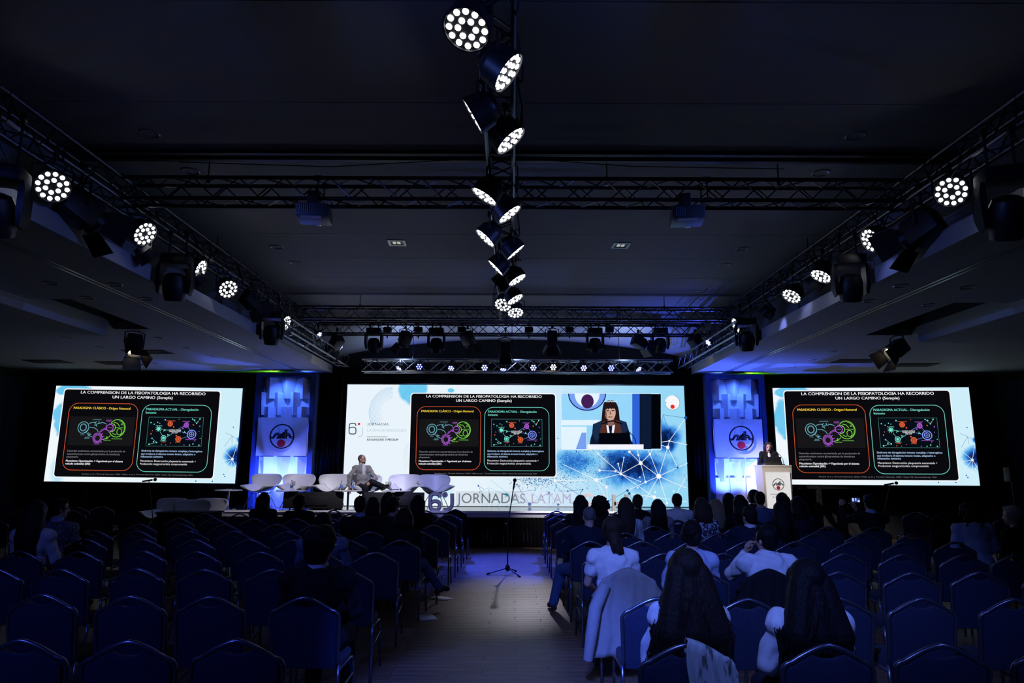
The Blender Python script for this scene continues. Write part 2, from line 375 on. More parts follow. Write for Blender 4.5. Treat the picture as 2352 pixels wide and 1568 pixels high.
# ================================================================== LED SCREENS (what they show is flat light, layered a few mm apart)
def text_geo(s, bold=0.0):
    cu = bpy.data.curves.new('t', 'FONT'); cu.body = s; cu.resolution_u = 6 if len(s) < 9 else 3; cu.offset = bold; cu.size = 1.0
    o = bpy.data.objects.new('t', cu); COL.objects.link(o)
    bpy.context.view_layer.update()
    me = bpy.data.meshes.new_from_object(o.evaluated_get(bpy.context.evaluated_depsgraph_get()))
    vs = [(v.co.x, v.co.y) for v in me.vertices]; fs = [tuple(p.vertices) for p in me.polygons]
    bpy.data.objects.remove(o); bpy.data.curves.remove(cu); bpy.data.meshes.remove(me)
    return vs, fs
_tc = {}
def put_text(b, s, x0, x1, base, cap, y, bold=0.0, shear=0.0):
    """text into builder b, from x0 to x1 with its baseline at z=base, capitals cap high, in the plane y"""
    if s not in _tc: _tc[s] = text_geo(s, 0.0)
    vs, fs = _tc[s]
    if not vs: return
    a = min(v[0] for v in vs); w = max(v[0] for v in vs) - a; sx = (x1 - x0) / w; sz = cap / 0.70
    for q in ((-1, 0, 1) if bold > .008 else (0,)):            # bold type: the strokes doubled sideways
        b.add([(x0 + (v[0] - a + q * bold * 1.3) * sx, y - .0002 * q, base + v[1] * sz) for v in vs], fs)
def smooth(pts, n=6):
    """rounded line through the given points"""
    out = []; P = [pts[0]] + list(pts) + [pts[-1]]
    for i in range(1, len(P) - 2):
        for k in range(n):
            t = k / n; p0, p1, p2, p3 = P[i - 1], P[i], P[i + 1], P[i + 2]
            out.append(tuple(.5 * (2 * p1[d] + (p2[d] - p0[d]) * t + (2 * p0[d] - 5 * p1[d] + 4 * p2[d] - p3[d]) * t * t + (3 * p1[d] - p0[d] - 3 * p2[d] + p3[d]) * t ** 3) for d in (0, 1)))
    return out + [tuple(pts[-1])]

def display_mat(name, c1, c2, axis_w, blobs, strength=1.0):
    m = bpy.data.materials.new(name); m.use_nodes = True
    nt = m.node_tree; N = nt.nodes; L = nt.links; N.clear()
    out = N.new('ShaderNodeOutputMaterial'); em = N.new('ShaderNodeEmission'); em.inputs[1].default_value = strength; L.new(em.outputs[0], out.inputs[0])
    tc = N.new('ShaderNodeTexCoord'); sp = N.new('ShaderNodeSeparateXYZ'); L.new(tc.outputs['Object'], sp.inputs[0])
    def noise(scale, detail=6, rough=.55, dist=0.0):
        n = N.new('ShaderNodeTexNoise'); n.inputs['Scale'].default_value = scale; n.inputs['Detail'].default_value = detail; n.inputs['Roughness'].default_value = rough; n.inputs['Distortion'].default_value = dist
        L.new(tc.outputs['Object'], n.inputs[0]); return n.outputs[0]
    def math_(op, a, b=None, c=None):
        n = N.new('ShaderNodeMath'); n.operation = op
        for i, v in enumerate((a, b, c)):
            if v is None: continue
            if isinstance(v, (int, float)): n.inputs[i].default_value = v
            else: L.new(v, n.inputs[i])
        return n.outputs[0]
    def rng(v, a, b, c=0.0, d=1.0):
        n = N.new('ShaderNodeMapRange'); n.interpolation_type = 'SMOOTHSTEP'
        for i, k in enumerate((a, b, c, d)): n.inputs[i + 1].default_value = k
        L.new(v, n.inputs[0]); return n.outputs[0]
    def mixc(f, a, b):
        n = N.new('ShaderNodeMix'); n.data_type = 'RGBA'
        L.new(f, n.inputs[0])
        for i, v in ((6, a), (7, b)):
            if isinstance(v, tuple): n.inputs[i].default_value = (*v, 1)
            else: L.new(v, n.inputs[i])
        return n.outputs[2]
    wn = noise(1.7, 4, .6, .4); wn2 = noise(5.0, 4, .65, .6)
    col = mixc(rng(math_('ADD', sp.outputs[0], math_('MULTIPLY', wn, .8)), -axis_w * .1, axis_w * .5), c1, c2)
    for (cx, cz, rx, rz, warp, kind) in blobs:
        dx = math_('DIVIDE', math_('SUBTRACT', sp.outputs[0], cx), rx); dz = math_('DIVIDE', math_('SUBTRACT', sp.outputs[2], cz), rz)
        d = math_('SQRT', math_('ADD', math_('MULTIPLY', dx, dx), math_('MULTIPLY', dz, dz)))
        d = math_('ADD', d, math_('MULTIPLY', math_('SUBTRACT', wn, .5), warp * 2))
        if kind == 'cyan':
            col = mixc(rng(d, 1.0, .82), col, mixc(wn2, srgb(125, 212, 242), srgb(90, 190, 240)))
        elif kind == 'fade':
            col = mixc(math_('MULTIPLY', rng(d, 1.0, .2), .75), col, srgb(140, 215, 245))
        else:
            dens = math_('MULTIPLY', rng(d, 1.05, .1), math_('ADD', .25 if kind == 'mist' else .42, math_('MULTIPLY', wn2, .6 if kind == 'mist' else .95)))
            r = N.new('ShaderNodeValToRGB'); L.new(dens, r.inputs[0]); e = r.color_ramp.elements
            e[0].position = .0; e[0].color = (*srgb(172, 222, 248), 1); e[1].position = 1; e[1].color = (*srgb(4, 22, 62), 1)
            for p, c in ((.28, srgb(112, 190, 242)), (.5, srgb(58, 134, 220)), (.68, srgb(26, 84, 170)), (.84, srgb(10, 42, 104))):
                q = e.new(p); q.color = (*c, 1)
            col = mixc(rng(d, 1.05, .7), col, r.outputs[0])
    L.new(col, em.inputs[0]); return m

G = {k: glow('display_' + k, srgb(*c), s) for k, c, s in (
    ('white', (250, 252, 255), .95), ('slide_black', (9, 9, 14), 1), ('title', (245, 245, 248), 1), ('orange', (206, 84, 44), 1), ('teal', (110, 205, 188), 1),
    ('yellow', (238, 200, 62), 1), ('grey_text', (135, 135, 140), 1), ('ice_text', (170, 200, 238), 1), ('bold_white', (240, 240, 245), 1), ('footer', (120, 120, 126), 1),
    ('image_dark', (22, 22, 24), 1), ('image_navy', (7, 13, 22), 1), ('cell_teal', (105, 170, 185), 1), ('purple', (176, 92, 214), 1), ('green', (122, 214, 74), 1),
    ('node_orange', (240, 104, 58), 1), ('node_blue', (128, 150, 246), 1), ('node_teal', (120, 225, 205), 1), ('dark_blue', (24, 84, 160), 1), ('sky', (96, 196, 232), 1),
    ('slate', (78, 90, 98), 1), ('pale_text', (192, 208, 218), 1), ('ink', (32, 40, 48), 1), ('red', (205, 20, 40), 1), ('arc', (160, 200, 234), 1), ('bright_red', (236, 44, 40), 1),
    ('video_sky', (150, 214, 250), 1), ('video_pale', (226, 244, 255), 1), ('video_blue', (46, 98, 215), 1), ('video_navy', (12, 26, 52), 1), ('video_black', (2, 4, 9), 1),
    ('video_ring', (18, 34, 110), 1), ('video_inner', (120, 160, 240), 1), ('video_plum', (66, 30, 84), 1), ('video_hair', (34, 20, 24), 1), ('video_hair_light', (86, 46, 38), 1),
    ('video_skin', (208, 168, 150), 1), ('video_skin_dark', (140, 100, 92), 1), ('video_coat', (12, 22, 44), 1), ('video_coat_light', (24, 42, 74), 1), ('video_laptop', (3, 6, 14), 1), ('video_lectern', (244, 246, 255), 1))}

def slide(parent, W, Hh, y0):
    """the dark slide; zoom units 2190 x 1235 are mapped to W x Hh around the slide's own centre"""
    X = lambda zx: (zx - 1170) / 2190 * W
    Z = lambda zy: -(zy - 766) / 1235 * Hh
    S = W / 2190; T = Hh / 1235
    b = MB(); b.poly(rrect(-W / 2 - .025, -Hh / 2 - .025, W / 2 + .025, Hh / 2 + .025, .085), y0); b.build('slide_border', G['white'], parent, False)
    b = MB(); b.poly(rrect(-W / 2, -Hh / 2, W / 2, Hh / 2, .07), y0 - .002); panel = b.build('slide_panel', G['slide_black'], parent, False)
    y = y0 - .005
    def texts(name, colour, items):
        b = MB()
        for s, x0, x1, base, cap, bold in items: put_text(b, s, X(x0), X(x1), Z(base), cap * T, y - .002, bold)
        b.build(name, G[colour], panel, False)
    texts('title_text', 'title', [('LA COMPRENSION DE LA FISIOPATOLOGIA HA RECORRIDO', 305, 2060, 206, 40, .013), ('UN LARGO CAMINO (Semple)', 757, 1603, 270, 40, .013)])
    texts('heading_text', 'yellow', [('PARADIGMA CLÁSICO - Origen Humoral', 232, 1024, 429, 33, .022)])
    texts('heading_text', 'teal', [('PARADIGMA ACTUAL - Disregulación', 1247, 1982, 433, 33, .022), ('Inmune', 1247, 1393, 481, 33, .022)])
    texts('paragraph_text', 'grey_text', [('Desorden autoinmune caracterizado por la producción de', 218, 1020, 1035, 27, .0), ('autoanticuerpos contra glicoproteínas de membrana', 218, 950, 1077, 27, 0), ('plaquetaria.', 218, 382, 1118, 27, 0)])
    texts('paragraph_text', 'bold_white', [('Mecanismo: Opsonización -> Fagocitosis por el sistema', 215, 1000, 1175, 28, .022), ('retículo endotelial (SRE)', 213, 555, 1214, 28, .022),
                                           ('Mecanismo: Destrucción plaquetaria aumentada +', 1242, 2012, 1164, 28, .006), ('Producción megacariocítica comprometida', 1242, 1895, 1206, 28, .006)])
    texts('paragraph_text', 'ice_text', [('Síndrome de disregulación inmune compleja y heterogénea', 1242, 2090, 1021, 27, .012), ('que involucra el sistema inmune innato, adaptativo e', 1242, 1995, 1064, 27, .012), ('inflamación sistémica', 1242, 1548, 1104, 27, .012)])
    texts('footer_text', 'footer', [('Semple et al. J Thromb Haemost. 2020 / Miller et al. J. Thromb Haemost. 2020 / Kuter DJ. Immunotherapy 2021', 455, 1985, 1350, 16, 0)])
    for nm, col, x0, z0, x1, z1 in (('orange_box', 'orange', 170, 1290, 1135, 345), ('teal_box', 'teal', 1195, 1300, 2170, 352)):
        p = rrect(X(x0), Z(z0), X(x1), Z(z1), 130 * S, 8); b = MB(); b.strip(p + [p[0]], 8 * S, y); b.build(nm, G[col], panel, False)
    MB().poly([(X(205), Z(945)), (X(1105), Z(945)), (X(1105), Z(535)), (X(205), Z(535))], y).build('left_picture', G['image_dark'], panel, False)
    MB().poly([(X(1298), Z(942)), (X(2065), Z(942)), (X(2065), Z(530)), (X(1298), Z(530))], y).build('right_picture', G['image_navy'], panel, False)
    yy = y - .002
    def ring(b, cx, cy, r, w, ry=None, a0=0, a1=360):
        ry = ry or r; n = 28
        b.strip([(X(cx + r * math.cos(math.radians(a0 + (a1 - a0) * i / n))), Z(cy - ry * math.sin(math.radians(a0 + (a1 - a0) * i / n)))) for i in range(n + 1)], w * S, yy)
    def line(b, pts, w): b.strip([(X(p[0]), Z(p[1])) for p in pts], w * S, yy)
    def spikes(b, cx, cy, r, n, a0, a1, ln, w):
        for i in range(n):
            a = math.radians(a0 + (a1 - a0) * i / max(1, n - 1)); line(b, [(cx + r * math.cos(a), cy - r * math.sin(a)), (cx + (r + ln) * math.cos(a), cy - (r + ln) * math.sin(a))], w)
    def ypsilon(b, cx, cy, k, w, rot=0):
        for a in (90, 210, 330):
            t = math.radians(a + rot); line(b, [(cx, cy), (cx + k * math.cos(t), cy - k * math.sin(t))], w)
    b = MB()
    ring(b, 400, 692, 75, 9, 82); ring(b, 398, 690, 45, 7, 52); ring(b, 398, 690, 36, 4, 42); ring(b, 404, 694, 62, 6, 70, 280, 340)
    line(b, [(470, 640), (490, 625), (522, 618)], 8); line(b, [(632, 617), (680, 622), (715, 640)], 8); line(b, [(490, 690), (545, 693), (590, 715), (612, 750)], 8)
    line(b, [(455, 768), (485, 800), (535, 825)], 8)
    for p in ((555, 622), (610, 625), (572, 655)): ypsilon(b, *p, 22, 9, p[0])
    ypsilon(b, 492, 785, 24, 9, 30)
    for s, x0, x1, base in (('AUTOANTIBODIES', 516, 636, 583), ('B CELL', 372, 425, 800), ('IMMUNE', 440, 497, 835), ('RESPONSE', 430, 502, 850)): put_text(b, s, X(x0), X(x1), Z(base), 13 * T, yy, .01)
    b.build('left_cell_drawing', G['cell_teal'], panel, False)
    b = MB()
    ring(b, 612, 837, 63, 9, 70); ring(b, 612, 837, 48, 6, 54); ring(b, 614, 840, 38, 5, 43); spikes(b, 612, 837, 66, 4, -45, 45, 28, 8)
    ring(b, 768, 690, 47, 9); spikes(b, 768, 690, 47, 6, 40, 320, 18, 9); line(b, [(632, 755), (660, 720), (715, 690)], 7); line(b, [(645, 758), (672, 730), (712, 705)], 5)
    for s, x0, x1, base in (('OPSONIZED', 708, 784, 590), ('PLATELET', 712, 778, 605), ('PLATELET', 572, 652, 928), ('PLATELET', 738, 796, 696)): put_text(b, s, X(x0), X(x1), Z(base), 13 * T, yy, .01)
    b.build('platelet_drawing', G['purple'], panel, False)
    b = MB()
    ring(b, 870, 697, 112, 10, 124, -150, 140); ring(b, 872, 699, 98, 5, 110, -60, 80); ring(b, 790, 690, 55, 9, 58, -100, 100); ring(b, 905, 745, 34, 8, 44); ring(b, 930, 640, 10, 5)
    line(b, [(820, 615), (868, 625), (900, 668)], 8); line(b, [(812, 765), (845, 785), (868, 785)], 8); line(b, [(700, 852), (740, 845), (785, 805)], 8); ypsilon(b, 742, 832, 18, 8)
    for s, x0, x1, base in (('SRE MACROPHAGE', 808, 955, 853), ('DESTRUCTION', 702, 798, 876), ('PHAGOCYTOSIS', 852, 958, 696)): put_text(b, s, X(x0), X(x1), Z(base), 14 * T, yy, .01)
    b.build('macrophage_drawing', G['green'], panel, False)
    R2 = random.Random(5)
    def dots(name, colour, spec, labels, extra):
        b = MB()
        for cx, cy, r, fill in spec:
            ring(b, cx, cy, r, 9)
            if r > 24: ring(b, cx, cy, r * .66, 6)
            b.disc((X(cx), Z(cy)), r * .38 * S, yy, 14)
        for s, x0, x1, base in labels: put_text(b, s, X(x0), X(x1), Z(base), 13 * T, yy, .012)
        for cx, cy, r in extra: b.disc((X(cx), Z(cy)), r * S, yy, 10)
        b.build(name, G[colour], panel, False); return b
    dots('orange_cells_drawing', 'node_orange', [(1605, 625, 32, 1), (1738, 838, 36, 1)], [('T HELPER CELLS', 1545, 1670, 588), ('B CELLS', 1702, 1770, 891), ('T CELLS', 1505, 1562, 888)],
         [(1350, 768, 9), (1930, 635, 9), (1722, 555, 6), (1510, 917, 7), (1572, 922, 6), (1635, 897, 6), (1365, 725, 6), (1988, 590, 9), (1657, 668, 10), (1705, 790, 10)])
    dots('purple_cells_drawing', 'purple', [(1832, 640, 32, 1)], [('REGULATORY', 1776, 1880, 592), ('T CELLS', 1806, 1864, 605), ('MEGAKARYOCYTES', 1840, 1992, 849)], [(2022, 653, 9), (2018, 728, 6), (1968, 862, 7), (1826, 922, 7), (1790, 686, 10)])
    b = MB(); ring(b, 1917, 770, 60, 12); ring(b, 1915, 768, 34, 9); ring(b, 1902, 756, 15, 7); ring(b, 1928, 782, 15, 7)
    line(b, [(1720, 700), (1800, 655)], 5); line(b, [(1775, 735), (1860, 760)], 5); line(b, [(1855, 665), (1900, 720)], 4); line(b, [(1775, 832), (1865, 800)], 4); b.build('megakaryocyte_drawing', G['node_blue'], panel, False)
    b = MB(); ring(b, 1530, 825, 33, 9); b.disc((X(1530), Z(825)), 20 * S, yy, 14); b.disc((X(1450), Z(697)), 24 * S, yy, 14); spikes(b, 1450, 697, 18, 9, 0, 320, 24, 7)
    for cx, cy, r in ((1335, 610, 9), (1382, 632, 8), (1428, 604, 8), (1530, 567, 10), (1458, 617, 6), (1912, 552, 9), (1942, 565, 10), (2015, 550, 10), (1975, 612, 9), (1370, 832, 9), (1397, 881, 9), (1440, 890, 10), (1338, 917, 11), (1902, 922, 8), (1950, 905, 9), (2034, 922, 9), (2042, 826, 6)): b.disc((X(cx), Z(cy)), r * S, yy, 10)
    line(b, [(1485, 700), (1585, 715)], 4); line(b, [(1565, 815), (1640, 770)], 4); line(b, [(1475, 740), (1510, 790)], 4); line(b, [(1370, 832), (1440, 890), (1338, 917)], 3); line(b, [(1912, 552), (1975, 612), (2015, 550)], 3)
    ypsilon(b, 1532, 718, 16, 7, 20); ypsilon(b, 1590, 782, 16, 7, 50); ypsilon(b, 1817, 740, 16, 7, 10)
    for s, x0, x1, base in (('PLATELETS', 1408, 1496, 660), ('CYTOTOXIC', 1488, 1574, 873)): put_text(b, s, X(x0), X(x1), Z(base), 13 * T, yy, .012)
    p = [(1298, 942), (2065, 942), (2065, 530), (1298, 530), (1298, 942)]; line(b, p, 1.5)
    b.build('teal_cells_drawing', G['node_teal'], panel, False)
    b = MB()
    for s, x0, x1, base in (('COMPLEX IMMUNE', 1592, 1765, 720), ('DYSREGULATION', 1602, 1758, 740), ('IN ITP', 1640, 1722, 760)): put_text(b, s, X(x0), X(x1), Z(base), 16 * T, yy, .02)
    b.build('centre_text', G['bold_white'], panel, False)
    return panel

def network(parent, name, colour, pts, edges, fx, fz, w, y):
    b = MB()
    for a, c in edges: b.strip([(fx(a[0], a[1]), fz(a[0], a[1])), (fx(c[0], c[1]), fz(c[0], c[1]))], w, y)
    for px, pz, r in pts: b.disc((fx(px, pz), fz(px, pz)), r, y - .001, 16)
    return b.build(name, G[colour], parent, False)

# ---- central screen
SCX, SCY, SCW, SCZ0, SCH = 0.1, 17.3, 8.56, 0.785, 3.0
main = thing('led_screen', 'huge central LED wall showing a slide, a speaker video and blue ink network art', 'screen', (SCX, SCY, SCZ0 + SCH / 2))
MB().bbox((-SCW / 2 - .04, .012, -SCH / 2 - .005), (SCW / 2 + .04, .11, SCH / 2 + .04)).build('cabinet', BLACK, main, False)
DM = display_mat('display_main', srgb(232, 243, 251), srgb(150, 216, 246), SCW,
                 [(-2.62, 1.5, .42, .55, .4, 'cyan'), (-1.9, -1.1, .45, .35, .3, 'fade'), (2.95, -.52, 1.55, .72, .45, 'smoke'), (1.45, -.42, .85, .4, .5, 'mist'), (3.75, .2, .5, .55, .5, 'smoke'), (-1.65, 1.36, .10, .06, .5, 'cyan')])
MB().poly([(-SCW / 2, -SCH / 2), (SCW / 2, -SCH / 2), (SCW / 2, SCH / 2), (-SCW / 2, SCH / 2)], 0).build('display', DM, main, False)
mfx = lambda px, py: at_y(px, py, SCY).x - SCX
mfz = lambda px, py: at_y(px, py, SCY).z - (SCZ0 + SCH / 2)
c0 = (mfx(1109, 998), mfz(1109, 998))
sl = bpy.data.objects.new('slide_window', None); COL.objects.link(sl); sl.parent = main; sl.location = (c0[0], 0, c0[1])
SLW = mfx(1276, 998) - mfx(943, 998); SLH = mfz(1109, 903) - mfz(1109, 1092)
# slide parts hang directly under the screen; their text is the third level
bpy.data.objects.remove(sl)
class _Shift: pass
def slide_on(parent, cx, cz, W, Hh, y0):
    before = set(parent.children)
    slide(parent, W, Hh, y0)
    for ch in parent.children:
        if ch not in before: ch.location = (cx, 0, cz)
slide_on(main, c0[0], c0[1], SLW, SLH, -.004)
z3 = lambda q: (1270 + q[0] / 5.227, 880 + q[1] / 5.227)
def NW(name, colour, pts, edges, w, y, conv):
    return network(main, name, colour, [(*conv(p), p[2]) for p in pts], [(conv(a), conv(c)) for a, c in edges], mfx, mfz, w, y)
PXM = SCW / 790 / 5.227
A, B_, C_, D_, E_, F_ = (520, 1160), (815, 1087), (1053, 957), (1270, 1115), (1112, 1185), (642, 1245)
NW('white_network', 'white', [(*A, 24 * PXM), (*B_, 17 * PXM), (*C_, 24 * PXM), (*D_, 30 * PXM), (*E_, 15 * PXM), (*F_, 17 * PXM)] + [(x, z, r * PXM) for x, z, r in
   ((352, 1160, 9), (25, 1170, 20), (560, 1045, 15), (750, 1055, 12), (783, 965, 10), (852, 890, 9), (540, 845, 11), (918, 822, 15), (1025, 862, 12), (1165, 850, 15), (1378, 768, 22), (1397, 692, 13), (1215, 1365, 22), (1370, 1440, 14), (1053, 1180, 8), (1043, 1127, 9), (1448, 1295, 10), (1227, 1305, 10), (1015, 1253, 10))],
   [(A, B_), (B_, C_), (C_, D_), (D_, E_), (E_, C_), (A, (25, 1170)), (A, F_), (A, (125, 975)), (F_, (655, 1400)), (A, (650, 1400)), (B_, (750, 1055)), ((750, 1055), (560, 1045)), (B_, (783, 965)), (B_, (852, 890)), (B_, (540, 845)), (B_, (1053, 1180)), (B_, (1215, 1365)),
    (C_, (918, 822)), (C_, (1025, 862)), (C_, (1165, 850)), ((1165, 850), D_), (D_, (1378, 768)), ((1378, 768), (1397, 692)), ((1397, 692), (1593, 415)), ((1378, 768), (1495, 1010)), (D_, (1615, 957)), (D_, (1605, 1258)), (D_, (1110, 1395)), (D_, (1370, 1440)), ((1310, 705), (1397, 692)), ((1397, 692), (1610, 738)),
    ((917, 1322), (1215, 1365)), ((1215, 1365), (1605, 1420)), (E_, (895, 1287)), ((1605, 1110), (1490, 1315)), ((1310, 745), (1378, 768)), ((1025, 862), (1015, 800)), ((1165, 850), (1190, 800)), ((1165, 850), (1140, 800))], .013, -.003, z3)
NW('blue_network', 'dark_blue', [(x, z, r * PXM) for x, z, r in ((1593, 415, 19), (1495, 1010, 12), (895, 1287, 16), (917, 1322, 16), (663, 1416, 16), (690, 847, 10), (857, 825, 11), (157, 917, 8), (302, 918, 7), (110, 1180, 7), (178, 1293, 9), (355, 1275, 10), (65, 1455, 14))],
   [((1323, 378), (1593, 415)), ((1323, 378), (1410, 635)), ((1302, 465), (1323, 378)), ((663, 1416), (895, 1287)), ((690, 800), (690, 960)), ((45, 1170), (320, 1340)), ((178, 1293), (355, 1275)), ((355, 1275), (325, 1335)), ((1570, 1090), (1610, 1170)), ((917, 1322), (945, 1395))], .008, -.003, z3)
z6 = lambda q: (970 + q[0] / 4.8, 1080 + q[1] / 4.8)
PX6 = SCW / 790 / 4.8
NW('lower_blue_network', 'dark_blue', [(x, z, r * PX6) for x, z, r in ((617, 168, 9), (1043, 155, 9), (1395, 245, 12), (1183, 372, 20), (1496, 377, 13), (1604, 228, 9), (1766, 211, 9), (1323, 290, 9))],
   [((617, 168), (680, 207)), ((617, 168), (672, 290)), ((1043, 155), (1010, 200)), ((1043, 155), (1183, 372)), ((1010, 242), (1246, 215)), ((1025, 265), (1183, 372)), ((1183, 372), (1395, 245)), ((1395, 245), (1496, 377)), ((1496, 225), (1604, 228)), ((1604, 228), (1766, 211)), ((1766, 211), (1740, 250)), ((1500, 195), (1660, 370))], .007, -.003, z6)
NW('lower_cyan_network', 'sky', [(x, z, r * PX6) for x, z, r in ((1246, 215, 9), (930, 270, 20), (1075, 358, 8), (630, 240, 8), (1225, 270, 8))],
   [((735, 190), (630, 240)), ((735, 190), (930, 270)), ((735, 200), (768, 390)), ((735, 200), (710, 390)), ((1226, 265), (1420, 395)), ((930, 270), (825, 392)), ((910, 393), (1075, 358)), ((755, 105), (1075, 358)), ((1246, 215), (1225, 270)), ((1430, 330), (1450, 392)), ((630, 240), (668, 390))], .007, -.003, z6)
R3 = random.Random(11); b = MB(); b2 = MB(); b3 = MB()
for i in range(1500):
    t = R3.random(); px = 1190 + 200 * t + R3.gauss(0, 14); py = 1080 + R3.gauss(0, 15 + 14 * t) - 25 * max(0, t - .6)
    if px < 1279 and py < 1095: py = 1095 + abs(R3.gauss(0, 13))
    if px > 1545 or py > 1160: continue
    (b2 if i % 7 == 0 else b3 if i % 3 == 0 else b).disc((mfx(px, py), mfz(px, py)), abs(R3.gauss(.003, .004)) + .003, -.0025, 5)
for i in range(500):
    px = 1284 + abs(R3.gauss(0, 55)); py = 1050 + R3.gauss(0, 26)
    if px < 1500 and py > 1036: (b3 if i % 3 == 0 else b).disc((mfx(px, py), mfz(px, py)), abs(R3.gauss(.003, .004)) + .003, -.0025, 5)
stuff(b.build('ink_speckles', G['dark_blue'], main, False)); stuff(b2.build('ink_speckles', G['slate'], main, False)); stuff(b3.build('ink_speckles', G['sky'], main, False))
# event title at the left
z4 = lambda q: (780 + q[0] / 7.84, 870 + q[1] / 7.84)
def LT(q): p = z4(q); return (mfx(*p), mfz(*p))
K4 = SCW / 790 / 7.84
b = MB(); b.strip([LT(p) for p in smooth(((292, 838), (289, 815), (270, 801), (210, 801), (184, 814), (175, 845), (172, 955), (184, 982), (215, 991), (262, 990), (286, 978), (294, 950), (293, 900), (280, 878), (250, 870), (205, 872), (178, 888)))], 19 * K4, -.003)
t0 = LT((500, 835)); t1 = LT((880, 835)); put_text(b, 'JORNADAS', t0[0], t1[0], t0[1], 48 * K4, -.003, -.004)
q0 = LT((494, 1041)); q1 = LT((860, 1041)); b.strip([q0, q1], 9 * K4, -.003); b.build('event_title_text', G['slate'], main, False)
b = MB(); b.strip([LT(p) for p in smooth(((414, 875), (412, 985), (395, 1022), (370, 1031), (337, 1031)))], 15 * K4, -.003); t0 = LT((498, 948)); t1 = LT((1200, 948)); put_text(b, 'LATINOAMERICANAS', t0[0], t1[0], t0[1], 50 * K4, -.003, -.008); b.build('event_title_text', G['pale_text'], main, False)
b = MB(); t0 = LT((490, 1112)); t1 = LT((1055, 1112)); put_text(b, 'ASH-SAH JOINT SYMPOSIUM', t0[0], t1[0], t0[1], 42 * K4, -.003, .02); b.build('event_title_text', G['ink'], main, False)
MB().disc(LT((350, 810)), 21 * K4, -.003).build('title_dot', G['red'], main, False)
b = MB(); cc = LT((975, 590))
for i in range(10):
    r = (450 - i * 23) * K4; pp = [p for p in arc(cc[0], cc[1], r, 95, 215, 40) if p[1] < SCH / 2 - .01 and p[0] < LT((1262, 0))[0]]
    b.strip(pp, (8 - .6 * i) * K4, -.002)
b.build('arc_lines', G['arc'], main, False)
b = MB()
for i in range(26):
    for j in range(3):
        p = LT((1245 - j * 28 - 40 * math.sin(i * .12), 1150 + i * 16 + j * 30)); b.disc(p, 4 * K4, -.002, 6)
b.build('dot_pattern', G['arc'], main, False)
# round logo
lg = lambda q: (mfx(*z3(q)), mfz(*z3(q)))
MB().disc(lg((1434, 232)), 88 * PXM, -.003, 40).build('round_logo', G['white'], main, False)
MB().disc(lg((1436, 281)), 26 * PXM, -.0045).build('logo_dot', G['bright_red'], main, False)
b = MB(); c_ = lg((1434, 232)); b.strip(arc(c_[0], c_[1], 89 * PXM, -180, 70, 40), 3 * PXM, -.005); b.strip([lg((1345, 232)), lg((1362, 232))], 6 * PXM, -.005); b.build('logo_outline', G['ink'], main, False)
# speaker video window
def closed(pts, n=5):
    q = smooth(list(pts[-2:]) + list(pts) + list(pts[:3]), n); return q[2 * n: (2 + len(pts)) * n]
def VP(name, col, pts, y): MB().poly([lg(p) for p in pts], y).build(name, G[col], vid, False)
def RP(x0, z0, x1, z1): return [(x0, z0), (x1, z0), (x1, z1), (x0, z1)]
a, c_ = lg((96, 118)), lg((1306, 801)); MB().poly(rrect(a[0], c_[1], c_[0], a[1], .05), -.003).build('video_border', G['white'], main, False)
a, c_ = lg((100, 123)), lg((1300, 795)); vid = MB().poly(rrect(a[0], c_[1], c_[0], a[1], .045), -.005).build('video_window', G['video_sky'], main, False)
VP('pale_wall', 'video_pale', RP(102, 440, 560, 505), -.006); VP('lower_wall', 'video_pale', RP(102, 520, 405, 790), -.006)
VP('wall_step', 'video_inner', [(275, 790), (345, 592), (400, 592), (400, 790)], -.007); VP('wall_step', 'video_sky', RP(102, 505, 232, 518), -.007)
VP('column', 'video_blue', RP(952, 127, 1055, 790), -.006); VP('curtain', 'video_navy', RP(1040, 127, 1180, 790), -.0065); VP('dark_side', 'video_black', RP(1180, 130, 1294, 785), -.007)
def vell(name, col, cx, cy, rx, ry, y, a0=0, a1=360): MB().poly([lg((cx + rx * math.cos(math.radians(a0 + (a1 - a0) * i / 30)), cy + ry * math.sin(math.radians(a0 + (a1 - a0) * i / 30)))) for i in range(31)], y).build(name, G[col], vid, False)
vell('emblem_ring', 'video_ring', 410, 125, 228, 205, -.007, 0, 180); vell('emblem_disc', 'video_inner', 410, 125, 215, 192, -.008, 0, 180); vell('emblem_disc', 'video_pale', 410, 125, 150, 165, -.009, 0, 180); vell('emblem_dot', 'video_plum', 414, 217, 75, 85, -.010)
HAIR = [(620, 225), (690, 205), (750, 225), (785, 300), (800, 420), (812, 520), (825, 600), (700, 610), (560, 600), (578, 480), (588, 380), (598, 290)]
VP('hair', 'video_hair', closed(HAIR), -.011)
VP('coat', 'video_coat', [(440, 735), (452, 660), (470, 600), (480, 490), (580, 450), (640, 480), (700, 520), (760, 470), (800, 440), (880, 465), (910, 560), (935, 680), (970, 735)], -.012)
VP('coat_lapel', 'video_coat_light', [(480, 490), (580, 452), (600, 600), (520, 700), (470, 610)], -.013); VP('coat_lapel', 'video_coat_light', [(800, 442), (880, 466), (908, 560), (850, 600), (790, 560)], -.013)
VP('hair_lock', 'video_hair_light', closed([(592, 470), (630, 460), (645, 530), (640, 600), (565, 600), (578, 530)]), -.014); VP('hair_lock', 'video_hair_light', closed([(750, 450), (795, 460), (812, 530), (820, 596), (742, 600), (738, 520)]), -.014)
VP('neck', 'video_skin_dark', RP(655, 420, 735, 520), -.0145); VP('blouse', 'video_lectern', [(640, 500), (700, 520), (745, 495), (730, 595), (655, 595)], -.015); VP('scarf', 'video_coat', [(665, 510), (712, 515), (705, 595), (680, 595)], -.0155)
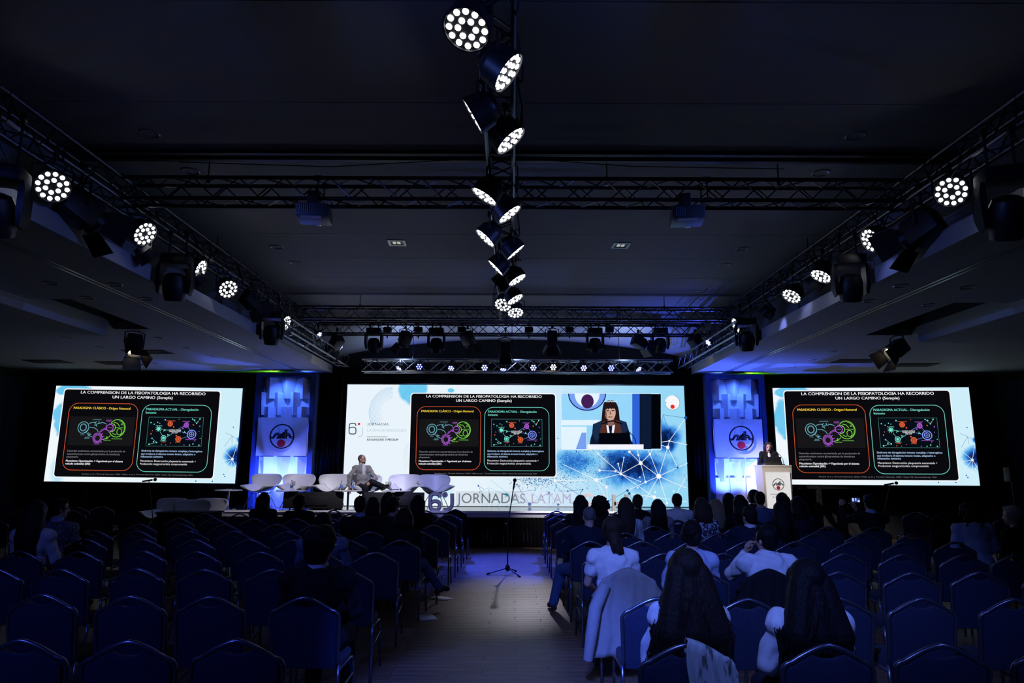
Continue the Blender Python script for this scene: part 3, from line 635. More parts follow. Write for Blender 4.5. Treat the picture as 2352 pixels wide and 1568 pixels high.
vell('face', 'video_skin', 690, 352, 62, 92, -.016); VP('cheek_shade', 'video_skin_dark', [(622, 330), (645, 345), (650, 420), (640, 430), (624, 390)], -.017)
VP('fringe', 'video_hair', [(606, 420), (608, 330), (622, 250), (690, 212), (752, 250), (772, 330), (776, 420), (758, 380), (748, 300), (730, 308), (715, 300), (700, 312), (684, 296), (668, 314), (652, 302), (640, 318), (632, 300), (626, 380)], -.018)
VP('eye', 'video_hair', RP(640, 325, 672, 337), -.018); VP('eye', 'video_hair', RP(704, 323, 738, 335), -.018); VP('nose', 'video_skin_dark', [(682, 335), (692, 335), (702, 375), (676, 375)], -.017); VP('mouth', 'video_hair_light', RP(662, 400, 712, 408), -.018)
b = MB(); b.strip([lg(p) for p in ((628, 205), (635, 222), (680, 222), (690, 210), (702, 222), (755, 222), (762, 208))], 7 * PXM, -.019); b.build('spectacles', G['video_pale'], vid, False)
VP('laptop', 'video_laptop', RP(552, 597, 925, 732), -.019); VP('lectern_top', 'video_lectern', [(412, 733), (1086, 733), (1086, 790), (412, 790)], -.020)
b = MB(); b.strip([lg(p) for p in ((915, 585), (960, 630), (988, 680), (997, 730))], 9 * PXM, -.021); b.strip([lg(p) for p in ((585, 490), (650, 465), (722, 450), (825, 490))], 14 * PXM, -.021); b.build('microphones', G['video_laptop'], vid, False)

# ---- side screens
def side_screen(name, label, cx, cz, W, Hh, yaw, roll, blobs, arr):
    t = thing('led_screen', label, 'screen', (cx, 17.0, cz)); t.rotation_euler = (0, -roll, yaw)
    MB().bbox((-W / 2 - .03, .012, -Hh / 2 - .03), (W / 2 + .03, .1, Hh / 2 + .03)).build('cabinet', BLACK, t, False)
    MB().poly([(-W / 2, -Hh / 2), (W / 2, -Hh / 2), (W / 2, Hh / 2), (-W / 2, Hh / 2)], 0).build('display', display_mat('display_' + name, srgb(240, 248, 253), srgb(206, 238, 250), W, blobs), t, False)
    slide_on(t, *arr, -.004)
    k = W / 450.0
    b = MB(); w0 = W / 2
    P = [(w0 - .16, -.15), (w0 - .30, -.62), (w0 - .02, -.28), (w0 - .05, -.85), (w0 - .32, -.95), (w0 - .12, -.58)]
    hub = (w0 - .11, -.58)
    for p in ((w0 - .30, -.40), (w0 - .03, -.28), (w0 - .02, -.75), (w0 - .30, -.78), (w0 - .14, -.88), (w0 - .32, -.62)): b.strip([hub, p], .009, -.003); b.disc(p, .012, -.003, 10)
    b.disc(hub, .032, -.0035); b.disc((w0 - .06, -.80), .02, -.0035, 12); b.build('white_network', G['white'], t, False)
    b = MB()
    for s_, e_ in (((w0 - .33, -.28), (w0 - .16, -.02)), ((w0 - .16, -.02), (w0 - .02, -.10)), ((w0 - .16, -.02), (w0 - .15, -.2)), ((w0 - .33, .06), (w0 - .16, -.02))): b.strip([s_, e_], .006, -.003)
    for p in ((w0 - .29, -.95), (w0 - .26, -1.0), (w0 - .15, .2), (w0 - .55, -1.12), (w0 - .95, -1.12)): b.disc(p, .016, -.003, 10)
    b.build('blue_network', G['dark_blue'], t, False)
    b = MB()
    for i in range(6):
        for j in range(9): b.disc((-w0 + .10 + i * .025, .42 - j * .045), .006, -.003, 6)
    b.build('dot_pattern', G['arc'], t, False)
    return t
side_screen('left', 'left LED screen beyond the far left chairs showing the dark slide', -9.057, 2.499, 4.606, 2.332, .024, -.008,
            [(-1.9, .35, .42, .55, .4, 'cyan'), (-1.85, 1.05, .5, .14, .6, 'cyan'), (-2.0, -.9, .25, .5, .4, 'fade'), (2.28, -.52, .36, .34, .5, 'smoke'), (2.35, -.1, .12, .1, .6, 'smoke')], (-.16, .015, 3.83, 2.13))
side_screen('right', 'right LED screen behind the speaker at the lectern showing the dark slide', 8.947, 2.531, 4.733, 2.382, -.076, 0.0,
            [(-2.0, .4, .42, .6, .4, 'cyan'), (-1.9, 1.08, .5, .14, .6, 'cyan'), (-2.2, -.95, .25, .5, .4, 'fade'), (2.34, -.55, .36, .36, .5, 'smoke'), (2.4, -.1, .12, .1, .6, 'smoke')], (-.1, .02, 3.98, 2.18))

# ================================================================== LIGHTING RIG
TZ = 4.9
def basis(d, up=Vector((0, 0, 1))):
    d = Vector(d).normalized(); x = d.cross(up)
    if x.length < 1e-4: x = d.cross(Vector((0, 1, 0)))
    x.normalize(); y = x.cross(d).normalized(); return x, y, d
def frame_to(d, loc, up=Vector((0, 0, 1))):
    """matrix whose local +Z points along d"""
    x, y, z = basis(d, up); y = z.cross(x)
    return Matrix(((x.x, y.x, z.x, loc[0]), (x.y, y.y, z.y, loc[1]), (x.z, y.z, z.z, loc[2]), (0, 0, 0, 1)))
_brace = {}
def truss(label, p0, p1, s=0.125, rc=0.024, rb=0.009, pitch=0.26, single=True, metal=DARKALU, group='box trusses of the rig', drop=None):
    p0 = Vector(p0); p1 = Vector(p1); t = thing('box_truss', label, 'truss', p0, 0, group)
    L = (p1 - p0).length; x, y, d = basis(p1 - p0)
    cs = [x * a * s + y * b * s for a, b in ((-1, -1), (1, -1), (1, 1), (-1, 1))]
    for c in cs: MB().tube([c, c + d * L], rc, 8).build('chord', metal, t)
    n = int(L / pitch); st = L / n; allb = MB()
    for f in range(4):
        a, b = cs[f], cs[(f + 1) % 4]
        for i in range(n):
            u, v = (a, b) if i % 2 == 0 else (b, a)
            q0 = u + d * (i * st); q1 = v + d * ((i + 1) * st)
            if single:
                ln = (q1 - q0).length; k = (round(ln, 3), rb)
                if k not in _brace: _brace[k] = MB().cyl((0, 0, 0), (0, 0, ln), rb, seg=6).mesh('brace', True)
                obj('brace', _brace[k], metal, t, M=frame_to(q1 - q0, q0, Vector((0.3, 0.5, 0.8))))
            else: allb.cyl(q0, q1, rb, seg=5)
    if not single: stuff(allb.build('lattice', metal, t))
    m = max(1, int(L / 2.0))
    for i in range(1, m):                      # bolted joints between truss sections
        q = d * (L * i / m); b = MB()
        for c in cs: b.cyl(c + q - d * .04, c + q + d * .04, rc + .006, seg=8)
        for f in range(4): b.cyl(cs[f] + q, cs[(f + 1) % 4] + q, rb, seg=6)
        b.build('coupler', metal, t)
    return t
def cables(t, L, side, n, seed, droop=.16):
    r = random.Random(seed)
    for i in range(n):
        a = L * (i + .2 + .5 * r.random()) / n; ln = .4 + r.random() * .9; x0 = side * (.08 + .1 * r.random()); pts = []
        for k in range(9):
            u = k / 8; pts.append((x0 + side * .06 * math.sin(u * PI), a + ln * u, .13 + .05 * r.random() - (droop + .28 * r.random() * .6) * math.sin(u * PI) - .1 * (i % 3)))
        MB().tube(pts, .008, 5).build('cable', RUBBER, t)
SIDE_TX = 4.6
tl = truss('left long box truss running from above the camera towards the stage', (-SIDE_TX, 1.5, TZ), (-SIDE_TX, 15.9, TZ), single=False); cables(tl, 12.4, 1, 22, 3)
trr = truss('right long box truss running from above the camera towards the stage', (SIDE_TX, 1.5, TZ), (SIDE_TX, 15.9, TZ), single=False); cables(trr, 12.4, -1, 22, 4)
tcn = truss('central box truss running over the aisle with zigzag of par lights', (-.12, 1.5, TZ), (-.12, 13.86, TZ), single=False); cables(tcn, 12, 1, 14, 5, .1); cables(tcn, 12, -1, 10, 6, .1)
truss('nearest cross truss carrying two projectors', (-SIDE_TX + .15, 7.5, TZ), (SIDE_TX - .15, 7.5, TZ))
truss('cross truss in front of the stage, without moving heads', (-SIDE_TX + .15, 14.0, TZ), (SIDE_TX - .15, 14.0, TZ))
truss('cross truss over the stage carrying moving heads and fresnels', (-SIDE_TX + .15, 15.65, TZ), (SIDE_TX - .15, 15.65, TZ))
truss('silvery truss just above the central screen with small blue lamps', (-3.6, 16.35, 4.13), (3.86, 16.35, 4.13), .14, .022, .012, .3, True, ALU)
truss('short silvery truss along the left lip beside the stage', (-4.22, 12.4, 4.32), (-4.22, 17.0, 4.32), .12, .02, .009, .26, True, ALU)
truss('short silvery truss along the right lip beside the stage', (4.3, 12.4, 4.32), (4.3, 17.0, 4.32), .12, .02, .009, .26, True, ALU)
# suspension rods up to the ceiling
for k, (x, y) in enumerate(((-3.55, 7.5), (1.1, 7.5), (3.1, 7.5), (-3.2, 14.0), (3.2, 14.0), (-4.6, 10.2), (4.6, 10.2), (-.12, 5.2), (-.12, 10.8), (-3.0, 15.65), (3.0, 15.65))):
    s = tag(MB().cyl((x, y, TZ + .12), (x, y, CEIL_Z + .01 if y < 15 else 5.24), .008, seg=6).cyl((x, y, TZ + .1), (x, y, TZ + .2), .02, seg=8).build('suspension_rod', DARKALU), 'thin rod hanging the ' + ('nearest cross truss' if y == 7.5 else 'front cross truss' if y == 14 else 'stage cross truss' if y > 15 else 'left truss' if x < -1 else 'right truss' if x > 1 else 'central truss') + ', ' + ('left' if k in (0, 3, 9) else 'centre' if k == 1 else 'right' if k in (2, 4, 10) else 'middle' if k in (5, 6) else 'near' if k == 7 else 'far') + ' one', 'rod', 'rods hanging the trusses')
for x, w in ((-2.4, 'left'), (2.6, 'right')): tag(MB().cyl((x, 16.35, 4.25), (x, 16.35, 5.12), .008, seg=6).cyl((x, 16.35, 4.22), (x, 16.35, 4.34), .02, seg=8).build('suspension_rod', DARKALU), 'thin rod hanging the silvery truss above the screen, %s one' % w, 'rod', 'rods hanging the trusses')
for dy, w in ((7.25, 'nearer'), (7.42, 'farther')):
    tag(MB().bbox((-UP_X + .05, dy - .03, CEIL_Z - .05), (UP_X - .05, dy + .03, CEIL_Z - .002)).build('ceiling_track', mat('dark_track', (.03, .03, .035), .5)), 'dark metal track across the ceiling above the projectors, ' + w + ' of two', 'track', 'ceiling tracks')
tag(MB().tube([at_z(410, 372, CEIL_Z - .06), at_z(760, 383, CEIL_Z - .12), at_z(1115, 363, CEIL_Z - .06)], .006, 5).build('ceiling_wire', RUBBER), 'thin black wire sagging under the ceiling left of the central truss', 'wire')
tag(MB().tube([at_z(1186, 363, CEIL_Z - .06), at_z(1450, 382, CEIL_Z - .12), at_z(1800, 388, CEIL_Z - .06)], .006, 5).build('ceiling_wire', RUBBER), 'thin black wire sagging under the ceiling right of the central truss', 'wire')

# ---- fixtures
LEDW = glow('led_white', (.92, .94, 1.0), 5.0); LEDB = glow('led_blue', (.10, .13, 1.0), 9.0); LEDC = glow('led_cool', (.34, .40, 1.0), 5.0); LEDWARM = glow('lamp_warm', (1.0, .84, .58), 6.0); LEDOFF = mat('led_off', (.05, .05, .06), .2)
def image_aim(p, c, dx, dy):
    """direction of a lens seen with foreshortening c whose face looks towards (dx, dy) in the picture (y down)"""
    to = (CAM - p).normalized(); im = (_R * dx - _U * dy); im = im - to * im.dot(to)
    if im.length < 1e-6: return to
    return (to * c + im.normalized() * math.sqrt(max(0, 1 - c * c))).normalized()
def dish(n1, n2, R, k):
    pts = [(R * .8 * math.cos(2 * PI * i / n1), R * .8 * math.sin(2 * PI * i / n1)) for i in range(n1)]
    return pts + [(R * .4 * math.cos(2 * PI * (i + .5) / n2), R * .4 * math.sin(2 * PI * (i + .5) / n2)) for i in range(n2)]
_pm = {}
def par_light(p, aim, label, R=.142, lit=LEDW, rings=(12, 6), group='par lights', top=None, ledr=.142):
    p = Vector(p); t = thing('par_light', label, 'stage light', p, 0, group); M = frame_to(aim, (0, 0, 0)); k = round(R, 3)
    if k not in _pm:
        h = MB().lathe([(0.02, -R * 1.25), (R * .72, -R * 1.2), (R * .8, -R * 1.0), (R * .98, -R * .85), (R * 1.05, -R * .1), (R * 1.08, 0.012), (R * 1.0, .012), (R * .97, -.02)], 28)
        f = MB().lathe([(0.001, -.004), (R * .97, -.004), (R * .97, -.03), (0.001, -.03)], 28)
        l = MB().lathe([(0.001, .006), (R * ledr * .7, .005), (R * ledr, 0), (R * ledr, -.006), (0.001, -.006)], 10)
        n = MB()
        for i in range(8): n.bbox((-R * .5 + i * R / 7 - .004, -R * .5, -R * 1.42), (-R * .5 + i * R / 7 + .004, R * .5, -R * 1.2))
        _pm[k] = (h.mesh('housing', True), f.mesh('lens_plate', True), l.mesh('led', True), n.mesh('heat_sink', False))
    h, f, l, n = _pm[k]
    obj('housing', h, BLACK, t, M=M); obj('lens_plate', f, BLACK, t, M=M); obj('heat_sink', n, BLACK, t, M=M)
    for x, y in dish(rings[0], rings[1], R, k) if rings[1] > 1 else [(R * .62 * math.cos(2 * PI * i / rings[0]), R * .62 * math.sin(2 * PI * i / rings[0])) for i in range(rings[0])] + [(0, 0)] * rings[1]:
        o = obj('led', l, None, t, M=M @ Matrix.Translation((x, y, .002)))
        if not o.data.materials: o.data.materials.append(lit)
        o.material_slots[0].link = 'OBJECT'; o.material_slots[0].material = lit
    # yoke: a bracket from the pivots up to the clamp
    ax = basis(aim)[0]; topz = (top - p.z) if top is not None else R * 2.1
    b = MB(); w = R * 1.14; c0 = Vector((0, 0, 0)) - aim * R * .5
    b.tube([c0 + ax * w, c0 + ax * w + Vector((0, 0, R * 1.1)), c0 + Vector((0, 0, R * 1.5)), c0 - ax * w + Vector((0, 0, R * 1.1)), c0 - ax * w], .011, 6); b.build('yoke', BLACK, t)
    b = MB(); b.cyl(c0 + Vector((0, 0, R * 1.4)), c0 + Vector((0, 0, max(topz, R * 1.6))), .014, seg=8); b.rbox(c0 + Vector((0, 0, max(topz, R * 1.6))), (.05, .07, .08), .01); b.cyl(c0 + Vector((.02, 0, max(topz, R * 1.6))), c0 + Vector((.09, 0, max(topz, R * 1.6))), .006, seg=6); b.cyl(c0 + Vector((.085, 0, max(topz, R * 1.6))), c0 + Vector((.095, 0, max(topz, R * 1.6))), .02, seg=8); b.build('clamp', BLACK, t)
    return t
def moving_head(p, label, yaw=0.0, tilt=0.25, s=1.0, top=TZ - .15, group='moving head lights'):
    t = thing('moving_head_light', label, 'stage light', p, yaw, group, s); dz = (top - p[2]) / s
    MB().rbox((0, 0, -.09), (.36, .28, .14), .03).build('base', BLACK, t)
    for cx_ in (-.1, .1): MB().cyl((cx_, 0, -.03), (cx_, 0, max(.06, dz)), .012, seg=8).rbox((cx_, 0, max(.06, dz)), (.05, .07, .07), .01).build('clamp', BLACK, t)
    for sx in (-1, 1):
        prof = [(-.085, -.14), (.085, -.14), (.1, -.22), (.1, -.42), (.06, -.54), (-.06, -.54), (-.1, -.42), (-.1, -.22)]
        MB().add([(sx * .165, a, b_) for a, b_ in prof] + [(sx * (.215 if -.5 < b_ < -.15 else .195), a, b_) for a, b_ in prof], [tuple(range(8)), tuple(range(8, 16))] + [(i, (i + 1) % 8, 8 + (i + 1) % 8, 8 + i) for i in range(8)]).build('yoke_arm', BLACK, t)
    R = Matrix.Rotation(tilt, 3, 'X'); c = Vector((0, 0, -.42))
    MB().lathe([(.06, .16), (.12, .13), (.145, .05), (.15, -.05), (.13, -.17), (.12, -.2), (.105, -.2), (.1, -.17)], 12, c, R).build('head', BLACK, t)
    MB().lathe([(.001, -.185), (.06, -.19), (.1, -.175), (.1, -.17), (.001, -.165)], 20, c, R).build('lens', mat('dark_lens', (.02, .02, .03), .05), t)
    return t
def fresnel(p, aim, label, lit=True, s=1.0, top=TZ - .15, group='fresnel spotlights with barn doors'):
    p = Vector(p); t = thing('fresnel_spotlight', label, 'stage light', p, 0, group, s); M = frame_to(aim, (0, 0, 0)); R3 = M.to_3x3()
    T = lambda b, name, m: b.build(name, m, t)
    b = MB(); b.rbox(R3 @ Vector((0, 0, -.17)), (.24, .26, .30), .03, R3); T(b, 'housing', BLACK)
    b = MB().lathe([(.10, -.03), (.125, -.03), (.13, .03), (.115, .03), (.10, -.02)], 24, (0, 0, 0), R3); T(b, 'lens_ring', BLACK)
    b = MB().lathe([(.001, .01), (.06, .006), (.1, -.012), (.1, -.02), (.001, -.02)], 24, (0, 0, 0), R3); T(b, 'lens', LEDWARM if lit else mat('dark_lens', (.02, .02, .03), .05))
    for i, (ax, flip) in enumerate((('x', 1), ('x', -1), ('y', 1), ('y', -1))):
        w = .125; L = .2; o = .09
        if ax == 'x': q = [(-w, flip * .125, .03), (w, flip * .125, .03), (w * 1.25, flip * (.125 + o), .03 + L), (-w * 1.25, flip * (.125 + o), .03 + L)]
        else: q = [(flip * .125, -w, .03), (flip * .125, w, .03), (flip * (.125 + o), w * 1.25, .03 + L), (flip * (.125 + o), -w * 1.25, .03 + L)]
        n = Vector((0, flip, -.3)) if ax == 'x' else Vector((flip, 0, -.3)); n = n.normalized() * .004
        vs = [R3 @ Vector(v) for v in q] + [R3 @ (Vector(v) + n) for v in q]
        MB().add(vs, [(0, 1, 2, 3), (7, 6, 5, 4), (0, 4, 5, 1), (1, 5, 6, 2), (2, 6, 7, 3), (3, 7, 4, 0)]).build('barn_door', BLACK, t, False)
    a = basis(aim)[0]; c0 = -Vector(aim) * .17; b = MB(); w = .16; tz = max(.26, (top - p.z) / s)
    b.tube([c0 + a * w, c0 + a * w + Vector((0, 0, .2)), c0 + Vector((0, 0, .24)), c0 - a * w + Vector((0, 0, .2)), c0 - a * w], .012, 6); b.cyl(c0 + Vector((0, 0, .22)), c0 + Vector((0, 0, tz)), .014, seg=8); b.rbox(c0 + Vector((0, 0, tz)), (.05, .07, .07), .01); T(b, 'yoke', BLACK)
    return t
def at_x(px, py, X):
    r = ray(px, py); return CAM + r * (X / r.x)

# par lights over the aisle, near to far
for i, (px, py, c, dx, dy, off) in enumerate(((1072, 67, .80, -.45, .9, 0), (1166, 166, .36, .8, .6, 0), (1088, 266, .06, -.855, .52, 0), (1172, 322, .34, .66, .75, 0), (1113, 450, .27, -.55, .83, 0), (1170, 491, .27, .61, .79, 0), (1115, 546, .24, -.69, .72, 0),
      (1184, 578, .12, .65, .76, 0), (1139, 614, .13, -.72, .69, 0), (1188, 642, .30, .54, .84, 0), (1146, 655, -.1, -.7, .71, 1), (1183, 687, .34, .52, .85, 0), (1155, 700, .72, -.3, .9, 0), (1184, 718, .62, .1, 1, 0))):
    p = at_z(px, py, 4.52); par_light(p, image_aim(p, c, dx, dy), 'round LED par light on the central truss over the aisle, %s from the camera%s' % (ORD[i], ', unlit' if off else ''), .148, LEDOFF if off else LEDW, top=TZ - .14)
for i, (px, py, c, dx, dy) in enumerate(((121, 428, .97, .2, .3), (333, 537, .7, .75, .5), (460, 620, .42, .91, .35), (524, 664, .82, .6, .6), (657, 742, .5, .8, .3))):
    p = at_x(px, py, -4.42); par_light(p, image_aim(p, c, dx, dy), 'round LED par light on the left truss, %s from the camera' % ORD[i], .15, LEDW, top=TZ - .14)
for i, (px, py, c, dx, dy) in enumerate(((2185, 440, .97, -.2, .3), (2000, 552, .62, -.8, .4), (1886, 634, .5, -.45, .85), (1818, 680, .6, -.5, .8), (1690, 747, .4, -.9, .3))):
    p = at_x(px, py, 4.42); par_light(p, image_aim(p, c, dx, dy), 'round LED par light on the right truss, %s from the camera' % ORD[i], .15, LEDW, top=TZ - .14)
# unlit cans hanging beside them
for px, py, X, lab in ((346, 594, -4.44, 'unlit black par can below the left truss, near the fresnel with open doors'), (457, 650, -4.45, 'small unlit par can below the left truss beside a moving head'), (1757, 722, 4.45, 'unlit black par can on the right truss between the last lit lights'), (1868, 655, 4.45, 'small unlit par can below the right truss beside a moving head')):
    p = at_x(px, py, X); par_light(p, Vector((-.5 if X > 0 else .5, .55, -.65)).normalized(), lab, .13, LEDOFF, top=TZ - .14)
for i, (px, py, X, s) in enumerate(((408, 583, -4.36, 1.0), (627, 714, -4.38, 1.0))): moving_head(at_x(px, py, X), 'black moving head on the left truss, %s one' % ('nearer' if i == 0 else 'farther'), .2, .3, s)
for i, (px, py, X, s) in enumerate(((1948, 585, 4.36, 1.0), (1712, 730, 4.38, 1.0))): moving_head(at_x(px, py, X), 'black moving head on the right truss, %s one' % ('nearer' if i == 0 else 'farther'), -.2, .3, s)
p = at_x(8, 380, -4.34); moving_head(p, 'dark moving head cut off by the left edge of the view', .3, .5, 1.0)
p = at_x(2300, 385, 4.34); moving_head(p, 'dark moving head near the right edge of the view', -.3, .5, 1.05)
p = at_x(218, 508, -4.4); fresnel(p, Vector((.42, .75, -.42)).normalized(), 'unlit fresnel with open barn doors on the left truss', False, 1.15)
p = at_x(2085, 548, 4.4); fresnel(p, Vector((-.45, .75, -.4)).normalized(), 'unlit fresnel with open barn doors on the right truss', False, 1.15)
p = at_x(587, 702, -4.45); fresnel(p, Vector((.4, .8, -.5)).normalized(), 'small unlit fresnel far along the left truss', False, .9)
# stage truss: fresnels and moving heads
for i, (px, py, lit, ax, az) in enumerate(((766, 797, 1, -.5, -.6), (926, 790, 1, -.35, -.75), (1080, 790, 1, .35, -.75), (1161, 812, 0, 0, -.85), (1268, 790, 1, 0, -.75), (1478, 792, 1, .8, -.35), (1605, 795, 1, .6, -.6))):
    p = at_y(px, py, 15.62); fresnel(p, Vector((ax, .45 if lit else .3, az)).normalized(), 'fresnel with barn doors on the stage truss, %s from the left' % ORD[i], bool(lit), .95)
for i, px in enumerate((860, 1003, 1366, 1515)):
    moving_head(at_y(px, 752, 15.65), 'black moving head on the stage truss, %s from the left' % ORD[i], 0, .2, .95)
for i, px in enumerate((890, 961, 1061, 1215, 1308, 1400)):
    p = at_y(px, 757, 15.6); t = thing('strobe_light', 'small dark box lamp between moving heads on the stage truss, %s from the left' % ORD[i], 'stage light', p, 0, 'small box lamps')
    MB().rbox((0, 0, 0), (.2, .12, .14), .04).build('housing', BLACK, t); MB().cyl((0, 0, -.06), (0, 0, -.2), .015, seg=8).build('drop_stem', BLACK, t); MB().cyl((0, 0, .06), (0, 0, .16), .012, seg=8).build('clamp', BLACK, t)
# small pars on the truss above the screen
for i, (px, py, c, lit) in enumerate(((916, 846, .5, LEDC), (963, 842, 1, LEDB), (1036, 846, .8, LEDC), (1113, 844, .95, LEDC), (1156, 848, .4, LEDC), (1225, 844, .95, LEDC), (1271, 843, .95, LEDW), (1341, 845, .9, LEDC), (1404, 845, .95, LEDB), (1467, 848, .5, LEDC))):
    p = at_y(px, py, 16.2); par_light(p, image_aim(p, c, (i - 4.5) * .2, 1), 'small %s lamp on the truss above the screen, %s from the left' % ('bright blue' if lit is LEDB else 'white' if lit is LEDW else 'pale blue', ORD[i]), .09, lit, (6, 1), 'small lamps above the central screen', top=4.0, ledr=.21)
# small pars on the short silvery trusses
for px, py, X, lab in ((733, 769, -4.2, 'tiny lit par light at the top of the left silvery truss'), (782, 797, -4.15, 'tiny lit par light farther along the left silvery truss'), (1627, 787, 4.2, 'tiny lit par light on the right silvery truss')):
    p = at_x(px, py, X); par_light(p, image_aim(p, .6, .6 if X < 0 else -.6, .5), lab, .08, LEDC, (6, 1), 'tiny par lights', top=p.z + .2, ledr=.26)
# spots hanging from the soffits beside the stage
for px, py, ax, lab, X in ((310, 808, .32, 'lit fresnel hanging from the left soffit in front of the left screen', -6.6), (2046, 812, -.72, 'lit fresnel hanging from the right soffit in front of the right screen', 6.7)):
    p = at_x(px, py, X); fresnel(p, Vector((ax, -.30 if ax > 0 else -.12, -.78 if ax > 0 else -.5)).normalized(), lab, True, 1.0, SOF_Z - .02)
# projectors
for px, py, lab in ((722, 492, 'dark ceiling projector hanging under the nearest cross truss, left one'), (1578, 497, 'dark ceiling projector hanging under the nearest cross truss, right one')):
    p = at_y(px, py, 7.35); t = thing('projector', lab, 'projector', p, 0.12 if px < 1176 else -.12, 'ceiling projectors')
    MB().rbox((0, 0, 0), (.36, .34, .15), .02).build('body', mat('projector_grey', (.035, .037, .045), .4), t)
    MB().lathe([(.055, -.06), (.06, 0), (.05, .03), (.001, .03)], 18, (.03, .17, -.02), Matrix.Rotation(-PI / 2, 3, 'X')).build('lens', mat('dark_lens', (.02, .02, .03), .05), t)
    b = MB()
    for i in range(5): b.bbox((-.14 + i * .022, -.172, -.05), (-.128 + i * .022, -.168, .05))
    b.build('air_vents', mat('vent_grey', (.09, .1, .13), .4), t)
    b = MB(); b.bbox((-.12, -.17, -.085), (.1, -.1, -.075)); b.build('lower_panel', mat('vent_grey', (.09, .1, .13), .4), t)
    MB().rbox((-.02, .02, .17), (.13, .12, .2), .01).cyl((-.02, .02, .25), (-.02, .02, TZ - .1 - p.z), .03, seg=10).build('mount', BLACK, t)

# ---- recessed lights, vents and grilles in ceiling and soffits
_dl = {}
def downlight(p, label, r=.085):
    if 'm' not in _dl:
        _dl['r'] = MB().lathe([(.065, .02), (.066, -.002), (.085, -.008), (.092, -.002), (.092, .004)], 20).mesh('ring', True)
        _dl['c'] = MB().lathe([(.064, .0), (.05, .06), (.03, .075), (.001, .078)], 20, caps=False).mesh('reflector', True)
        _dl['b'] = MB().ball((0, 0, .05), (.028, .028, .02), 10, 6).mesh('bulb', True); _dl['m'] = 1
    t = thing('recessed_downlight', label, 'downlight', p, 0, 'recessed downlights', r / .085)
    obj('ring', _dl['r'], mat('satin_ring', (.3, .3, .3), .35, .6), t); obj('reflector', _dl['c'], CHROME, t); obj('bulb', _dl['b'], mat('frosted_bulb', (.5, .5, .5), .2), t)
for i, (px, py) in enumerate(((343, 307), (438, 393), (635, 567), (678, 603), (778, 691))): downlight(at_z(px, py, CEIL_Z), 'unlit round downlight in the main ceiling left of the central truss, %s from the camera' % ORD[i], .1)
for i, (px, py) in enumerate(((1965, 312), (1885, 397), (1705, 571), (1665, 608), (1573, 697))): downlight(at_z(px, py, CEIL_Z), 'unlit round downlight in the main ceiling right of the central truss, %s from the camera' % ORD[i], .1)
LS = [(10, 535), (116, 650), (264, 653), (201, 683), (338, 686), (154, 775), (366, 776), (228, 797), (430, 799), (486, 817), (533, 835), (357, 834)]
for i, (px, py) in enumerate(LS): downlight(at_z(px, py, SOF_Z), 'unlit round downlight in the left soffit, %s from the top of the picture' % ORD[i])
RS = [(2326, 534), (2068, 656), (2220, 660), (1996, 691), (2132, 700), (2195, 785), (2115, 806), (1914, 807), (1866, 826), (1822, 842)]
for i, (px, py) in enumerate(RS): downlight(at_z(px, py, SOF_Z), 'unlit round downlight in the right soffit, %s from the top of the picture' % ORD[i])
for px, py, lab in ((912, 557, 'left'), (1426, 563, 'right')):
    p = at_z(px, py, CEIL_Z); t = thing('square_ceiling_light', 'square recessed ceiling lamp, %s of two' % lab, 'ceiling light', p, .05, 'square ceiling lamps')
    b = MB(); b.bbox((-.14, -.14, -.012), (.14, -.1, .01)).bbox((-.14, .1, -.012), (.14, .14, .01)).bbox((-.14, -.1, -.012), (-.1, .1, .01)).bbox((.1, -.1, -.012), (.14, .1, .01)); b.build('frame', mat('satin_ring', (.3, .3, .3), .35, .6), t)
    MB().bbox((-.1, -.1, -.004), (.1, .1, .004)).build('dark_well', BLACK, t); 
    for dx in (-.04, .03): MB().rbox((dx, -.01, -.008), (.05, .1, .012), .003).build('lamp_tube', mat('lamp_glass', (.8, .8, .75), .2, emit=(1, .96, .85), estr=.35), t)
def vent(p, w, d, label, face='down', n=6, rz=0.0):
    t = thing('air_vent', label, 'vent', p, rz, 'air vents')
    if face == 'down':
        MB().bbox((-w / 2, -d / 2, -.004), (w / 2, d / 2, .004)).build('frame', mat('vent_dark', (.05, .05, .05), .7), t, False)
        for i in range(n): MB().bbox((-w / 2 + .02, -d / 2 + d * (i + .3) / n, -.012), (w / 2 - .02, -d / 2 + d * (i + .6) / n, -.004)).build('slat', mat('vent_slat', (.16, .16, .16), .6), t, False)
    else:
        MB().bbox((-.004, -w / 2, -d / 2), (.004, w / 2, d / 2)).build('frame', mat('vent_grey2', (.22, .22, .24), .7), t, False)
        for i in range(n): MB().bbox((-.012, -w / 2 + .02, -d / 2 + d * (i + .3) / n), (.012, w / 2 - .02, -d / 2 + d * (i + .6) / n)).build('slat', mat('vent_slat2', (.3, .3, .32), .6), t, False)
for px, py, lab in ((340, 808, 'dark slotted vent in the left soffit right of the hanging fresnel'), (275, 834, 'dark slotted vent in the left soffit below the hanging fresnel'), (110, 830, 'dark slotted vent at the far left of the left soffit'), (1965, 829, 'dark slotted vent in the right soffit left of the hanging fresnel'), (2100, 838, 'dark slotted vent in the right soffit right of the hanging fresnel')):
    vent(at_z(px, py, SOF_Z - .006), .9, .5, lab)
vent(at_x(528, 692, -UP_X + .012), .75, .3, 'pale wall grille above the left ledge', 'side')
vent(at_x(1815, 702, UP_X - .012), .75, .3, 'pale wall grille above the right ledge', 'side')
vent(at_x(2190, 475, UP_X - .012), .8, .35, 'large wall grille above the right ledge beside the brightest par light', 'side')

